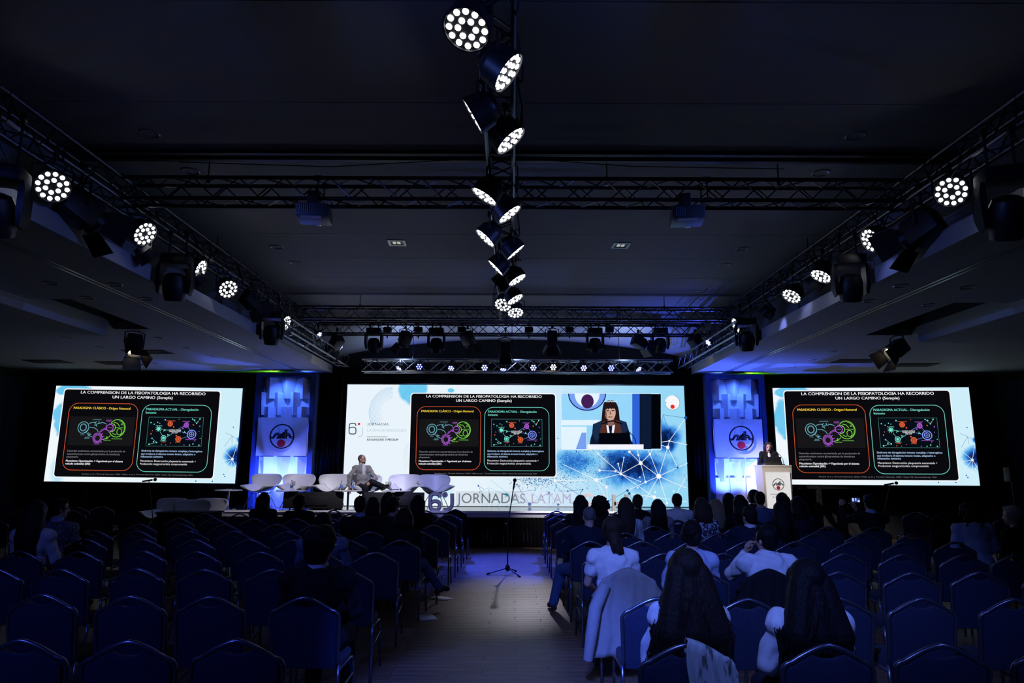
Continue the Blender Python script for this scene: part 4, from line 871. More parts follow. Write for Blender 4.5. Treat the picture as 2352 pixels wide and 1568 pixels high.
# ================================================================== STAGE FURNITURE
WHITE = mat('matt_white', (.72, .72, .74), .6, var=.04, scale=6)
PANELBLUE = mat('panel_frame_blue', (.03, .055, .19), .6, var=.1, scale=8)
def emblem(parent, cx, cz, y, r, ring_m, ink_m, red_m, th=.03, off=0.0):
    """round emblem: ring, wave-shaped lettering and red dot, each a piece of its own"""
    k = r / 140.0; X = lambda zx: cx + (zx - 420) * k; Z = lambda zy: cz - (zy - 890) * k
    n = 48; w = r * .05
    b = MB(); rings = []
    for i in range(n):
        a = 2 * PI * i / n; c, s = math.cos(a), math.sin(a)
        rings.append([(cx + (r + o) * c, y - d, cz + (r + o) * s) for o, d in ((-w, 0), (w, 0), (w, th), (-w, th))])
    b.rings(rings, closed=True); b.build('emblem_ring', ring_m, parent)
    b = MB()
    for pts in ([(284, 898), (316, 899), (338, 862), (358, 851), (384, 852)], [(286, 912), (322, 911), (346, 876), (372, 862)], [(360, 914), (388, 862)], [(378, 914), (412, 856)], [(398, 914), (432, 848)],
                [(424, 914), (424, 862), (444, 836)], [(440, 914), (440, 836)], [(456, 914), (456, 808)], [(474, 914), (474, 808)], [(474, 866), (492, 852), (508, 862), (526, 892), (556, 893)], [(478, 884), (498, 874), (516, 906), (556, 910)]):
        for p, q in zip(pts[:-1], pts[1:]):
            a, c = Vector((X(p[0]), Z(p[1]))), Vector((X(q[0]), Z(q[1]))); d = (c - a).normalized(); nn = Vector((-d.y, d.x)) * 6 * k; e = d * 2 * k
            b.prism([tuple(a - e - nn), tuple(c + e - nn), tuple(c + e + nn), tuple(a - e + nn)], y - th, y)
    b.build('emblem_lettering', ink_m, parent, False)
    b = MB(); b.prism([(X(415) + 46 * k * math.cos(2 * PI * i / 28), Z(972) + 46 * k * math.sin(2 * PI * i / 28)) for i in range(28)], y - th * 1.2, y); b.build('emblem_dot', red_m, parent)
RED = mat('emblem_red', (.5, .02, .06), .5); INK = mat('emblem_black', (.015, .015, .03), .5)

def facet(w1, w2, h, d1, d2):
    """folded prism: ridge towards the audience, tapering downwards"""
    return MB().add([(-w1 / 2, 0, 0), (0, -d1, 0), (w1 / 2, 0, 0), (-w2 / 2, 0, -h), (0, -d2, -h), (w2 / 2, 0, -h)], [(0, 3, 4, 1), (1, 4, 5, 2), (0, 1, 2), (3, 5, 4), (0, 2, 5, 3)]).mesh('facet_block', False)
FAC = [facet(.42, .26, .52, .19, .16), facet(.26, .40, .46, .08, .18), facet(.34, .2, .56, .2, .13)]
def decor_panel(x0, x1, label, flip):
    y = 17.0; W = x1 - x0; cx = (x0 + x1) / 2; Hh = SOF_Z - .08 - STAGE_Z
    t = thing('decorative_panel', label, 'panel', (cx, y, STAGE_Z + .002), 0, 'blue lit decorative panels')
    fw = .13
    b = MB(); b.bbox((-W / 2, -.12, 0), (-W / 2 + fw, .16, Hh)).bbox((W / 2 - fw, -.12, 0), (W / 2, .16, Hh)).bbox((-W / 2 + fw, -.12, Hh - .10), (W / 2 - fw, .16, Hh)); b.build('frame', PANELBLUE, t, False)
    MB().bbox((-W / 2 + fw, .1, 0), (W / 2 - fw, .15, Hh - .10)).build('backing', WHITE, t, False)
    iw = W - 2 * fw; zt = Hh - .11
    for r, (zr, n, m) in enumerate(((zt, 3, 0), (zt - .37, 4, 2), (zt - .73, 3, 0))):
        for i in range(n):
            xx = -iw / 2 + iw * (i + .5) / n if n == 3 else -iw / 2 + .03 + (iw - .06) * i / (n - 1)
            s = 1.0 if n == 3 or 0 < i < n - 1 else .45
            o = obj('facet_block', FAC[m], WHITE, t, (xx, .1, zr)); o.scale = (s * iw / 1.22, 1 + .12 * ((i + r) % 2), 1)
    zb = zt - 1.0; hb = .93
    MB().bbox((-iw / 2 + .01, -.17, zb - hb), (iw / 2 - .01, -.13, zb)).build('emblem_board', WHITE, t, False)
    emblem(t, .03, zb - hb * .5, -.25, .285, INK, INK, RED, .03)
    MB().cyl((-.01, -.17, zb - hb * .67), (-.01, -.25, zb - hb * .67), .012, seg=8).build('standoff', CHROME, t)
    zl = zb - hb - .02
    for i in range(3):
        xx = -iw / 2 + iw * (i + .5) / 3 + (.03 if flip else -.02)
        o = obj('facet_block', FAC[2], WHITE, t, (xx, .1, zl)); o.scale = (iw / 1.22, 1.1, 1)
    for i in range(3):
        xx = -iw / 2 + iw * (i + .5) / 3
        MB().bbox((xx - .19, .06, zl - 1.2), (xx + .17, .1, zl - .46)).build('step_block', WHITE, t, False)
        MB().bbox((xx - .15, .02, zl - .09), (xx + .06, .1, zl)).build('step_block', WHITE, t, False)
    # the small lamps that light it
    for nm, dx, dz, col, pw, ang, tgt in (('bar', -.35, .03, (.06, .115, 1), 520, 110, 2.4), ('bar', .35, .03, (.06, .115, 1), 520, 110, 2.4)):
        spot('panel_uplight', (cx + dx, y - .42, STAGE_Z + .08), (cx + dx * .6, y - .1, STAGE_Z + 2.2), col, pw, 110, .8, .03)
    spot('panel_downlight', (cx, y - .5, SOF_Z - .25), (cx, y + .1, STAGE_Z + 2.3), (.05, .14, 1), 75, 110, .9, .03)
    spot('panel_greenlight', (cx, y - .02, STAGE_Z + zb + .08), (cx, y + .1, STAGE_Z + zt), (.3, .9, .08), 14, 140, .9, .02)
    return t
decor_panel(-6.36, -4.86, 'blue lit panel of white folded blocks with round emblem, behind the lounge chairs', 0)
decor_panel(4.82, 6.28, 'blue lit panel of white folded blocks with round emblem, behind the lectern', 1)
for sx, w in ((-1, 'left'), (1, 'right')):
    for dx, col, nm in ((.3, (.06, .16, 1), 'blue'), (-.4, (.16, .9, .03), 'green')):
        x = sx * 5.55 - sx * dx
        t = thing('soffit_uplight', 'small %s uplight on top of the %s decorative panel' % (nm, w), 'stage light', (x, 17.26, SOF_Z - .22), 0)
        MB().rbox((0, 0, 0), (.16, .12, .06), .015).build('housing', BLACK, t); MB().bbox((-.06, -.04, .03), (.06, .04, .034)).build('lens', glow('uplight_' + nm, col, 3.0), t); MB().bbox((-.02, -.14, -.04), (.02, .0, -.028)).build('arm', BLACK, t)
        spot('soffit_light', (x, 17.24, SOF_Z - .15), (x - sx * (.25 if nm == 'blue' else -.5), 15.6 if nm == 'blue' else 16.7, SOF_Z + .1), col, 48 if nm == 'blue' else 34, 140, .9, .02)

# lounge chairs: two curved shells on thin metal legs
SHELL = mat('white_shell', (.74, .72, .74), .42, var=.03, scale=4)
SHELLB = mat('shell_underside', (.10, .10, .13), .5)
def shell_grid(fn, n=20, m=12):
    b = MB(); b.v = [fn(-1 + 2 * i / n, j / m) for j in range(m + 1) for i in range(n + 1)]
    b.f = [(j * (n + 1) + i, j * (n + 1) + i + 1, (j + 1) * (n + 1) + i + 1, (j + 1) * (n + 1) + i) for j in range(m) for i in range(n)]
    return b
def se(u, p=3.2): return math.copysign(1 - (1 - abs(u)) ** 1.0, u)
def back_fn(u, v):
    hw = (.12 + .30 * math.sin(v * PI / 2) ** .75) * (1 - .14 * max(0, (v - .7) / .3) ** 3)
    z = .34 + .47 * v - .05 * u ** 6 * v
    return (u * hw, -.20 - .20 * v + .16 * u * u * (.4 + .6 * v), z)
def seat_fn(u, v):
    hw = (.17 + .25 * math.sin(min(1, .2 + v * 1.1) * PI / 2)) * (1 - .4 * max(0, (v - .7) / .3) ** 2.5)
    return (u * hw, -.22 + .58 * v, .36 + .06 * (1 - v) ** 2 + .04 * v + .17 * u * u * (1 - .25 * v) + (.02 * v * v))
_bk = shell_grid(back_fn).mesh('back_shell', 'all'); _st = shell_grid(seat_fn).mesh('seat_shell', 'all')
def lounge(x, y, z, rz, label, group='white lounge chairs on the stage', s=1.0):
    t = thing('lounge_chair', label, 'lounge chair', (x, y, z), rz, group, s)
    for nm, me in (('back_shell', _bk), ('seat_shell', _st)):
        o = obj(nm, me, SHELL, t)
        if len(me.materials) < 2: me.materials.append(SHELLB)
        md = o.modifiers.new('t', 'SOLIDIFY'); md.thickness = .022; md.offset = -1 if nm == 'seat_shell' else 1; md.material_offset = 0
    for sx in (-1, 1):
        for a, c in (((sx * .10, .18, .37), (sx * .26, .30, .004)), ((sx * .10, -.12, .37), (sx * .26, -.30, .004))):
            MB().tube([a, ((a[0] * .4 + c[0] * .6), (a[1] * .4 + c[1] * .6), .18), c], .009, 8).build('leg', CHROME, t)
    MB().bbox((-.12, -.14, .355), (.12, .2, .368)).build('under_plate', BLACK, t)
    return t
LCY = 16.35
for i, (px, rz, extra) in enumerate(((600, 3.0, 'leftmost'), (679, 3.15, 'second from the left, behind a round table'), (762, 3.1, 'third from the left, empty beside the seated man'), (842, 3.5, 'fourth from the left, with a man sitting in it'), (926, 3.1, 'fifth from the left, against the bright screen'), (1001, 3.45, 'rightmost, behind the standing number letters'))):
    lounge(at_y(px, 1120, LCY).x, LCY, STAGE_Z + .008, rz, 'white shell lounge chair on stage, ' + extra, s=.96)
# low riser left of the stage with stored lounge chairs
rx0, rx1 = at_y(345, 1180, 14.6).x, at_y(505, 1180, 14.6).x
tag(MB().bbox((rx0 - .1, 14.25, 0), (STX0 - .05, 15.5, .24)).build('side_riser', CLOTH, None, False), 'low black riser left of the stage below the spare chairs', 'riser')
for px, yy, rz, lab in ((376, 15.2, 2.9, 'spare white lounge chair on the low riser, left one'), (428, 14.55, 3.1, 'spare white lounge chair on the low riser, front one'), (470, 15.2, 3.1, 'spare white lounge chair on the low riser, right one')):
    lounge(at_y(px, 1170, yy).x, yy, .245, rz, lab, 'spare lounge chairs', .98)
x0, x1 = at_y(375, 1180, 13.5).x, at_y(497, 1180, 13.5).x
tag(MB().bbox((x0, 13.25, 0), (x1, 13.75, .86)).bbox((x0 - .02, 13.22, .86), (x1 + .02, 13.78, .885)).build('draped_desk', CLOTH, None, False), 'black draped desk in front of the spare lounge chairs', 'desk')

# round side tables with what stands on them
def side_table(px, Y, label, r=.33):
    p = at_y(px, 1130, Y); ztop = 1.2
    t = thing('side_table', label, 'table', (p.x, Y, STAGE_Z + .002), 0, 'round white side tables on the stage'); h = ztop - STAGE_Z
    MB().lathe([(.001, h - .022), (r - .01, h - .022), (r, h - .012), (r, h - .004), (r - .006, h), (.001, h)], 36).build('table_top', SHELL, t)
    MB().cyl((0, 0, .012), (0, 0, h - .02), .025, seg=14).build('column', CHROME, t)
    MB().lathe([(.001, 0), (.19, 0), (.19, .008), (.03, .02), (.001, .02)], 28).build('foot', CHROME, t)
    return p.x, Y, ztop + .003
GLASS = bpy.data.materials.new('clear_glass'); GLASS.use_nodes = True
g_ = GLASS.node_tree.nodes['Principled BSDF']; g_.inputs['Transmission Weight'].default_value = 1; g_.inputs['Roughness'].default_value = .02; g_.inputs['IOR'].default_value = 1.33
n_ = GLASS.node_tree.nodes.new('ShaderNodeTexNoise'); n_.inputs['Scale'].default_value = 8; r_ = GLASS.node_tree.nodes.new('ShaderNodeMapRange'); r_.inputs[3].default_value = .01; r_.inputs[4].default_value = .05
GLASS.node_tree.links.new(n_.outputs[0], r_.inputs[0]); GLASS.node_tree.links.new(r_.outputs[0], g_.inputs['Roughness'])
def bottle(p, label):
    t = thing('water_bottle', label, 'bottle', p, 0, 'water bottles on the side tables')
    MB().lathe([(.001, 0), (.03, 0), (.033, .01), (.033, .13), (.028, .15), (.014, .19), (.013, .205), (.001, .205)], 16).build('body', GLASS, t)
    MB().lathe([(.0335, .05), (.0342, .05), (.0342, .11), (.0335, .11)], 16, caps=False).build('paper_label', mat('bottle_label', (.12, .25, .75), .5), t)
    MB().lathe([(.001, .2), (.016, .2), (.016, .222), (.001, .222)], 14).build('cap', mat('bottle_cap', (.2, .35, .8), .4), t)
def goblet(p, label):
    t = thing('wine_glass', label, 'glass', p, 0, 'stemmed glasses')
    MB().lathe([(.001, 0), (.032, .001), (.032, .004), (.006, .01), (.004, .09), (.012, .1), (.034, .13), (.036, .16), (.03, .2), (.028, .2), (.033, .16), (.03, .132), (.001, .108)], 16).build('bowl_and_stem', GLASS, t)
def mic_body(b, a, c, r=.018):
    a = Vector(a); c = Vector(c); d = (c - a).normalized(); b.tube([a, a + (c - a) * .7], [r * .55, r * .75], 10); b.ball(c - d * r, r * 1.35, 10, 8)
def hand_mic(p, ang, label, lift=.016):
    b = MB(); d = Vector((math.cos(ang), math.sin(ang), 0)); a = Vector(p) + Vector((0, 0, lift + .008)); mic_body(b, a - d * .1, a + d * .1)
    tag(b.build('hand_microphone', BLACK), label, 'microphone', 'hand microphones')
TB = [side_table(525, 15.95, 'round white side table at the left end of the stage', .3), side_table(668, 15.95, 'round white side table in front of the second lounge chair'), side_table(800, 15.95, 'round white side table left of the seated man'), side_table(910, 15.95, 'round white side table right of the seated man')]
hand_mic((TB[0][0] + .03, TB[0][1], TB[0][2]), .1, 'black microphone lying on the leftmost side table')
bottle((TB[1][0] + .0, TB[1][1] + .03, TB[1][2]), 'small water bottle on the table in front of the second lounge chair')
goblet((TB[1][0] + .07, TB[1][1] - .04, TB[1][2]), 'stemmed glass on the table in front of the second lounge chair')
hand_mic((TB[1][0] + .18, TB[1][1] - .02, TB[1][2]), 1.5, 'black microphone lying beside the bottle in front of the second lounge chair')
bottle((TB[2][0] - .16, TB[2][1], TB[2][2]), 'water bottle left of the seated man, farther from him'); bottle((TB[2][0] + .1, TB[2][1] - .05, TB[2][2]), 'water bottle left of the seated man, beside his knee')
goblet((TB[3][0] - .22, TB[3][1] + .02, TB[3][2]), 'stemmed glass below the seated man\'s shoe, left one'); goblet((TB[3][0] - .14, TB[3][1] - .05, TB[3][2]), 'stemmed glass below the seated man\'s shoe, right one')
hand_mic((TB[3][0] + .03, TB[3][1] - .08, TB[3][2]), .3, 'microphone lying on the table right of the seated man')
# confidence monitors at the stage edge, seen from behind
for a, c, lab in ((650, 788, 'black monitor standing at the stage edge before the second and third lounge chairs'), (835, 974, 'black monitor standing at the stage edge before the seated man')):
    xa, xb = at_y(a, 1150, 15.72).x, at_y(c, 1150, 15.72).x; t = thing('stage_monitor', lab, 'monitor', ((xa + xb) / 2, 15.74, STAGE_Z + .007), 0, 'black stage monitors')
    w = xb - xa; R = Matrix.Rotation(-.12, 3, 'X'); MB().rbox((0, 0, .21), (w, .05, .36), .012, R).build('panel', mat('monitor_black', (.008, .008, .009), .7), t); MB().rbox((0, -.03, .2), (w * .5, .04, .2), .01, R).build('rear_cover', mat('monitor_black', (.008, .008, .009), .7), t)
    for sx in (-1, 1): MB().bbox((sx * w * .3 - .03, -.12, 0), (sx * w * .3 + .03, .16, .02)).build('foot', BLACK, t)

# standing letters along the stage edge
LETM = mat('letter_grey', (.36, .34, .40), .5, var=.05); LETB = mat('letter_beige', (.42, .39, .37), .55, var=.05)
LY = 15.68
def LXZ(px, py): p = at_y(px, py, LY); return (p.x, p.z)
def stroke_letter(name, label, strokes, w, th, m, dot=None):
    t = thing(name, label, 'sign letter', (0, LY, 0), 0, 'standing letters on the stage edge')
    for pts in strokes:
        q = [LXZ(*p) for p in (smooth(pts, 4) if len(pts) > 3 else pts)]; b = MB()
        n = len(q); L = []; R = []
        for i in range(n):
            a = Vector(q[max(0, i - 1)]); c = Vector(q[min(n - 1, i + 1)]); d = (c - a).normalized(); nn = Vector((-d.y, d.x)) * w / 2
            L.append(Vector(q[i]) + nn); R.append(Vector(q[i]) - nn)
        b.rings([[(L[i].x, -th / 2, L[i].y), (R[i].x, -th / 2, R[i].y), (R[i].x, th / 2, R[i].y), (L[i].x, th / 2, L[i].y)] for i in range(n)]); b.build('stroke', m, t, False)
    if dot:
        c = LXZ(dot[0], dot[1]); b = MB(); b.prism([(c[0] + dot[2] * math.cos(2 * PI * i / 24), c[1] + dot[2] * math.sin(2 * PI * i / 24)) for i in range(24)], -th / 2, th / 2); b.build('dot', m, t)
    return t
zb6 = 1173.0
six = [(1011, 1142), (1009, 1137), (1003, 1134), (996, 1134), (990.5, 1138), (988.5, 1146), (988.5, 1162), (990.5, 1168), (996, 1171), (1003, 1171), (1008.5, 1167), (1010, 1160), (1008.5, 1154), (1003, 1151), (996, 1151), (991, 1154)]
jay = [(1038.5, 1133), (1038.5, 1157), (1035, 1166), (1028, 1170), (1019, 1170)]
LETL = mat('letter_pale', (.55, .53, .60), .5, var=.05)
def two_tone(name, label, path, dot=None):
    t = stroke_letter(name, label, [path], .085, .06, LETM, dot); q = [LXZ(*p) for p in smooth(path, 4)]; b = MB(); n = len(q); L = []; R = []
    for i in range(n):
        a = Vector(q[max(0, i - 1)]); c = Vector(q[min(n - 1, i + 1)]); d = (c - a).normalized(); nn = Vector((-d.y, d.x)) * .019
        L.append(Vector(q[i]) + nn); R.append(Vector(q[i]) - nn)
    b.rings([[(L[i].x, -.040, L[i].y), (R[i].x, -.040, R[i].y), (R[i].x, -.031, R[i].y), (L[i].x, -.031, L[i].y)] for i in range(n)]); b.build('inlay', LETL, t, False)
two_tone('standing_number', 'large grey two tone standing number six on the stage edge', six)
two_tone('standing_letter', 'large grey two tone standing letter J with dot beside the number six', jay, (1022, 1136, .062))
# clear acrylic sheet with the event name
ACR = bpy.data.materials.new('clear_acrylic'); ACR.use_nodes = True
N = ACR.node_tree.nodes; b_ = N['Principled BSDF']; b_.inputs['Alpha'].default_value = .10; b_.inputs['Roughness'].default_value = .05; b_.inputs['Base Color'].default_value = (.85, .85, .9, 1)
tn = N.new('ShaderNodeTexNoise'); tn.inputs['Scale'].default_value = 4; rr = N.new('ShaderNodeMapRange'); rr.inputs[3].default_value = .07; rr.inputs[4].default_value = .12; ACR.node_tree.links.new(tn.outputs[0], rr.inputs[0]); ACR.node_tree.links.new(rr.outputs[0], b_.inputs['Alpha'])
PRT = bpy.data.materials.new('translucent_print'); PRT.use_nodes = True
N = PRT.node_tree.nodes; b_ = N['Principled BSDF']; b_.inputs['Roughness'].default_value = .5; b_.inputs['Base Color'].default_value = (.46, .42, .50, 1)
tn = N.new('ShaderNodeTexNoise'); tn.inputs['Scale'].default_value = 6; rr = N.new('ShaderNodeMapRange'); rr.inputs[3].default_value = .72; rr.inputs[4].default_value = .84; PRT.node_tree.links.new(tn.outputs[0], rr.inputs[0]); PRT.node_tree.links.new(rr.outputs[0], b_.inputs['Alpha'])
a, c = LXZ(1046, 1172.5), LXZ(1322, 1129)
t = thing('acrylic_sign', 'clear acrylic sheet with grey JORNADAS LATAM lettering on the stage edge', 'sign', ((a[0] + c[0]) / 2, LY, STAGE_Z + .008))
w = c[0] - a[0]; MB().bbox((-w / 2, -.004, 0), (w / 2, .004, c[1] - STAGE_Z)).build('sheet', ACR, t, False)
b = MB(); z0 = LXZ(1100, 1155.0)[1] - STAGE_Z - .008; cap = LXZ(1100, 1132.0)[1] - LXZ(1100, 1155)[1]; xm = (a[0] + c[0]) / 2
put_text(b, 'JORNADAS', LXZ(1049, 1150)[0] - xm, LXZ(1207, 1150)[0] - xm, z0, cap, -.006, .006); put_text(b, 'LATAM', LXZ(1221, 1150)[0] - xm, LXZ(1311, 1150)[0] - xm, z0, cap, -.006, .006); b.build('sign_lettering', PRT, t, False)
S_ = [(1361, 1141), (1355, 1136), (1347, 1136), (1342, 1141), (1342, 1147), (1348, 1153), (1357, 1158), (1362, 1165), (1360, 1173), (1352, 1177), (1343, 1176), (1338, 1171)]
stroke_letter('standing_letter', 'large beige standing letter S behind the heads', [S_], .075, .1, LETB)
stroke_letter('standing_letter', 'large beige standing letter A behind the curly hair', [[(1369, 1176), (1382, 1137)], [(1396, 1176), (1383, 1137)], [(1374, 1164), (1391, 1164)]], .075, .1, LETB)
stroke_letter('standing_letter', 'large beige standing letter H at the right end of the letters', [[(1410, 1176), (1410, 1135)], [(1439, 1176), (1439, 1135)], [(1410, 1156), (1439, 1156)]], .075, .1, LETB)

# lectern
lx0, lx1 = at_y(1752, 1100, 15.75).x, at_y(1820, 1100, 15.75).x; lw = lx1 - lx0
LZ = at_y(1786, 1068, 15.75).z - STAGE_Z
lec = thing('lectern', 'pale lectern with lit white front panel and round emblem', 'lectern', ((lx0 + lx1) / 2, 15.75, STAGE_Z + .002))
LECM = mat('lectern_beige', (.55, .50, .44), .5, var=.04)
b = MB(); tp = .04
b.rings([[(-lw / 2 + tp, 0, 0), (lw / 2 - tp, 0, 0), (lw / 2 - tp, .46, 0), (-lw / 2 + tp, .46, 0)], [(-lw / 2, 0, LZ - .04), (lw / 2, 0, LZ - .04), (lw / 2, .5, LZ - .04), (-lw / 2, .5, LZ - .04)]]); b.build('body', LECM, lec, False)
MB().rbox((0, .25, LZ - .02), (lw + .01, .52, .04), .008).build('top', LECM, lec)
pw = .56; lp = glow('lectern_light_panel', srgb(232, 230, 230), .9); ph = LZ - .16
MB().bbox((-pw / 2 * .95, -.02, .04), (pw / 2, -.002, ph)).build('light_panel', lp, lec, False)
emblem(lec, 0, ph - .27, -.024, .125, INK, INK, mat('emblem_bright_red', (.6, .02, .05), .5), .006)
b = MB(); put_text(b, 'Sociedad Argentina', -.19, .19, ph - .50, .036, -.0245); put_text(b, 'de Hematología', -.15, .15, ph - .565, .036, -.0245); b.build('lectern_lettering', INK, lec, False)
# laptop and gooseneck microphone on it
lt = thing('laptop', 'open black laptop on the lectern', 'laptop', ((lx0 + lx1) / 2 - .03, 15.98, STAGE_Z + LZ + .004))
MB().rbox((0, .02, .009), (.36, .24, .016), .004).build('keyboard_base', BLACK, lt); MB().rbox((0, -.115, .095), (.36, .012, .18), .004, Matrix.Rotation(.18, 3, 'X')).build('lid', BLACK, lt)
b = MB(); b.tube([(.27, .28, .0), (.27, .29, .1), (.22, .31, .22), (.10, .34, .31), (-.02, .36, .335)], .006, 6); b.cyl((.27, .28, 0), (.27, .28, .02), .03, seg=12); b.ball((-.03, .362, .335), .018, 10, 8)
o = b.build('gooseneck_microphone', BLACK); o.location = ((lx0 + lx1) / 2, 15.75, STAGE_Z + LZ + .003); tag(o, 'thin gooseneck microphone on the lectern', 'microphone')

# microphone stands
def mic_stand(x, y, z, top, label, legs_a=0.0, tilt=(0.1, 0), boom=None):
    t = thing('microphone_stand', label, 'microphone stand', (x, y, z), 0, 'microphone stands')
    for k in range(3):
        a = legs_a + k * 2 * PI / 3; e = Vector((math.cos(a) * .34, math.sin(a) * .34, .012)); h = Vector((math.cos(a) * .03, math.sin(a) * .03, .10))
        MB().tube([h, e], .010, 8).build('leg', BLACK, t); d = (e - h).normalized(); MB().tube([e - d * .05, e + d * .01], .015, 8).build('rubber_foot', RUBBER, t)
    MB().lathe([(.012, .05), (.035, .07), (.04, .11), (.028, .15), (.016, .16)], 14).build('hub', BLACK, t)
    mid = Vector((0, 0, top * .52)); MB().cyl((0, 0, .1), mid, .012, seg=10).build('lower_pole', BLACK, t)
    b = MB(); b.cyl(mid - Vector((0, 0, .05)), mid + Vector((0, 0, .05)), .02, seg=10); b.cyl(mid, mid + Vector((-.05, 0, .0)), .012, seg=8); b.build('clutch', BLACK, t)
    if boom is None:
        e = Vector((tilt[0], tilt[1], top)); MB().cyl(mid, e - (e - mid).normalized() * .16, .009, seg=8).build('upper_pole', BLACK, t)
        b = MB(); mic_body(b, e - (e - mid).normalized() * .18, e, .024); b.build('microphone', BLACK, t)
    else:
        e = Vector(boom); MB().cyl(mid, e, .008, seg=8).build('upper_pole', BLACK, t); d = Vector((boom[3] if len(boom) > 3 else 1, 0, .15)).normalized()
        b = MB(); mic_body(b, e - d * .12, e + d * .14, .024); b.build('microphone', BLACK, t)
    return t
mic_stand(at_z(1166, 1313, 0).x, 11.85, 0, 1.56, 'black microphone stand in the middle of the aisle', .1 + PI, (.12, .0))
p = at_y(360, 1190, 13.0); mic_stand(p.x, 13.0, 0, .85, 'black microphone stand with boom before the left screen', .4, boom=(at_y(342, 1103, 13.0).x - p.x, 0, at_y(342, 1103, 13.0).z))
p = at_y(2012, 1190, 13.2); mic_stand(p.x, 13.2, 0, .85, 'black microphone stand with boom before the right screen', .4, boom=(at_y(2045, 1111, 13.2).x - p.x, 0, at_y(2045, 1111, 13.2).z))
# poles that carry the side screens
for cx, w, lab in ((-9.057, 4.6, 'left'), (8.947, 4.7, 'right')):
    t = thing('screen_support', 'black ground support frame under the %s LED screen' % lab, 'support', (cx, 17.1, 0))
    for sx in (-1, 1): MB().bbox((sx * w * .3 - .05, -.02, 0), (sx * w * .3 + .05, .08, 1.30)).build('post', BLACK, t, False); MB().bbox((sx * w * .3 - .3, -.25, 0), (sx * w * .3 + .3, .3, .03)).build('base_plate', BLACK, t, False)
    MB().bbox((-w * .5, .0, 1.24), (w * .5, .06, 1.30)).build('crossbar', BLACK, t, False)

# ================================================================== BANQUET CHAIRS
def fabric_mat():
    m = mat('blue_chair_fabric', (.006, .014, .048), .85, var=.25, scale=220, bump=.25, bscale=500, sheen=.03)
    nt = m.node_tree; N = nt.nodes; L = nt.links
    vo = N.new('ShaderNodeTexVoronoi'); vo.feature = 'DISTANCE_TO_EDGE'; vo.inputs['Scale'].default_value = 62
    tc = N.new('ShaderNodeTexCoord'); L.new(tc.outputs['Object'], vo.inputs['Vector'])
    mr = N.new('ShaderNodeMapRange'); mr.inputs[1].default_value = .0; mr.inputs[2].default_value = .12; mr.inputs[3].default_value = .45; mr.inputs[4].default_value = 1.0; L.new(vo.outputs['Distance'], mr.inputs[0])
    b = N['Principled BSDF']; src = b.inputs['Base Color'].links[0].from_socket
    mx = N.new('ShaderNodeMix'); mx.data_type = 'RGBA'; mx.blend_type = 'MULTIPLY'; mx.inputs[0].default_value = 1.0
    L.new(src, mx.inputs[6]); L.new(mr.outputs[0], mx.inputs[7]); L.new(mx.outputs[2], b.inputs['Base Color'])
    return m
FAB = fabric_mat()
TUBEM = mat('chair_tube_grey', (.16, .17, .22), .30, .85, var=.15, scale=30)
CW = .235          # half width of the back
def top_z(x):
    """crest line of the camel back"""
    a = abs(x) / CW
    if a < .80: return .905 - .085 * (a / .80) ** 1.45
    return .82 - .055 * (1 - math.sqrt(max(0, 1 - ((a - .80) / .20) ** 2)))
crest = [(x, top_z(x)) for x in [CW * math.sin(t * PI / 2) for t in [k / 12 for k in range(-12, 13)]]]
def back_y(z): return -.02 - .085 * (z - .45) / .47
side = [(-CW + .012 * (1 - k / 5), .44 + (.765 - .44) * k / 5) for k in range(5)]
outline = side + crest + [(-x, z) for x, z in reversed(side)]
b = MB(); b.tube([(x, back_y(z), z) for x, z in outline], .0135, 8); BACKFRAME = b.mesh('back_frame', 'all')
# upholstered panel with the hand hole scooped out under the crest
inner = []
for x, z in outline:
    s = .94; xx = x * s; zz = .445 + (z - .445) * .975 - .004
    inner.append((xx, zz))
def panel_poly(off):
    pts = []
    for x, z in inner:
        zz = z
        if z > .8 and abs(x) < .075: zz = z - .05 * math.cos(x / .075 * PI / 2) ** .7
        pts.append((x * (1 - off * 2.2), .66 + (zz - .66) * (1 - off * 1.6)))
    return pts
b = MB(); rings = []
for off, dy in ((.05, -.020), (.012, -.016), (0, -.006), (0, .008), (.012, .02), (.06, .028)):
    rings.append([(x, back_y(z) + dy, z) for x, z in panel_poly(off)])
b.rings(rings); BACKPANEL = b.mesh('backrest', True)
b = MB(); rings = []
for z, k in ((.428, .93), (.436, 1.0), (.462, 1.0), (.478, .96), (.486, .86), (.488, .5)):
    rr = []
    for i in range(28):
        a = 2 * PI * i / 28; c, s = math.cos(a), math.sin(a); p = .32
        rr.append((.225 * k * math.copysign(abs(c) ** p, c), .21 + .215 * k * math.copysign(abs(s) ** p, s), z))
    rings.append(rr)
b.rings(rings); SEAT = b.mesh('seat', True)
def rear_leg(sx): return MB().tube([(sx * (CW - .004), back_y(.45), .46), (sx * (CW - .002), -.03, .36), (sx * (CW + .005), -.10, 0)], .0125, 8).mesh('leg', 'all')
def front_leg(sx): return MB().tube([(sx * (CW - .010), -.01, .418), (sx * (CW - .010), .33, .418), (sx * (CW - .009), .385, .408), (sx * (CW - .008), .41, .37), (sx * (CW + .005), .44, 0)], .0115, 8).mesh('leg', 'all')
def stretch(sx): return MB().tube([(sx * (CW - .004), -.055, .26), (sx * (CW - .004), .415, .30)], .008, 6).mesh('stretcher', 'all')
LEGS = [rear_leg(-1), rear_leg(1), front_leg(-1), front_leg(1)]; STR = [stretch(-1), stretch(1)]
chair0 = None
SEATS = {}
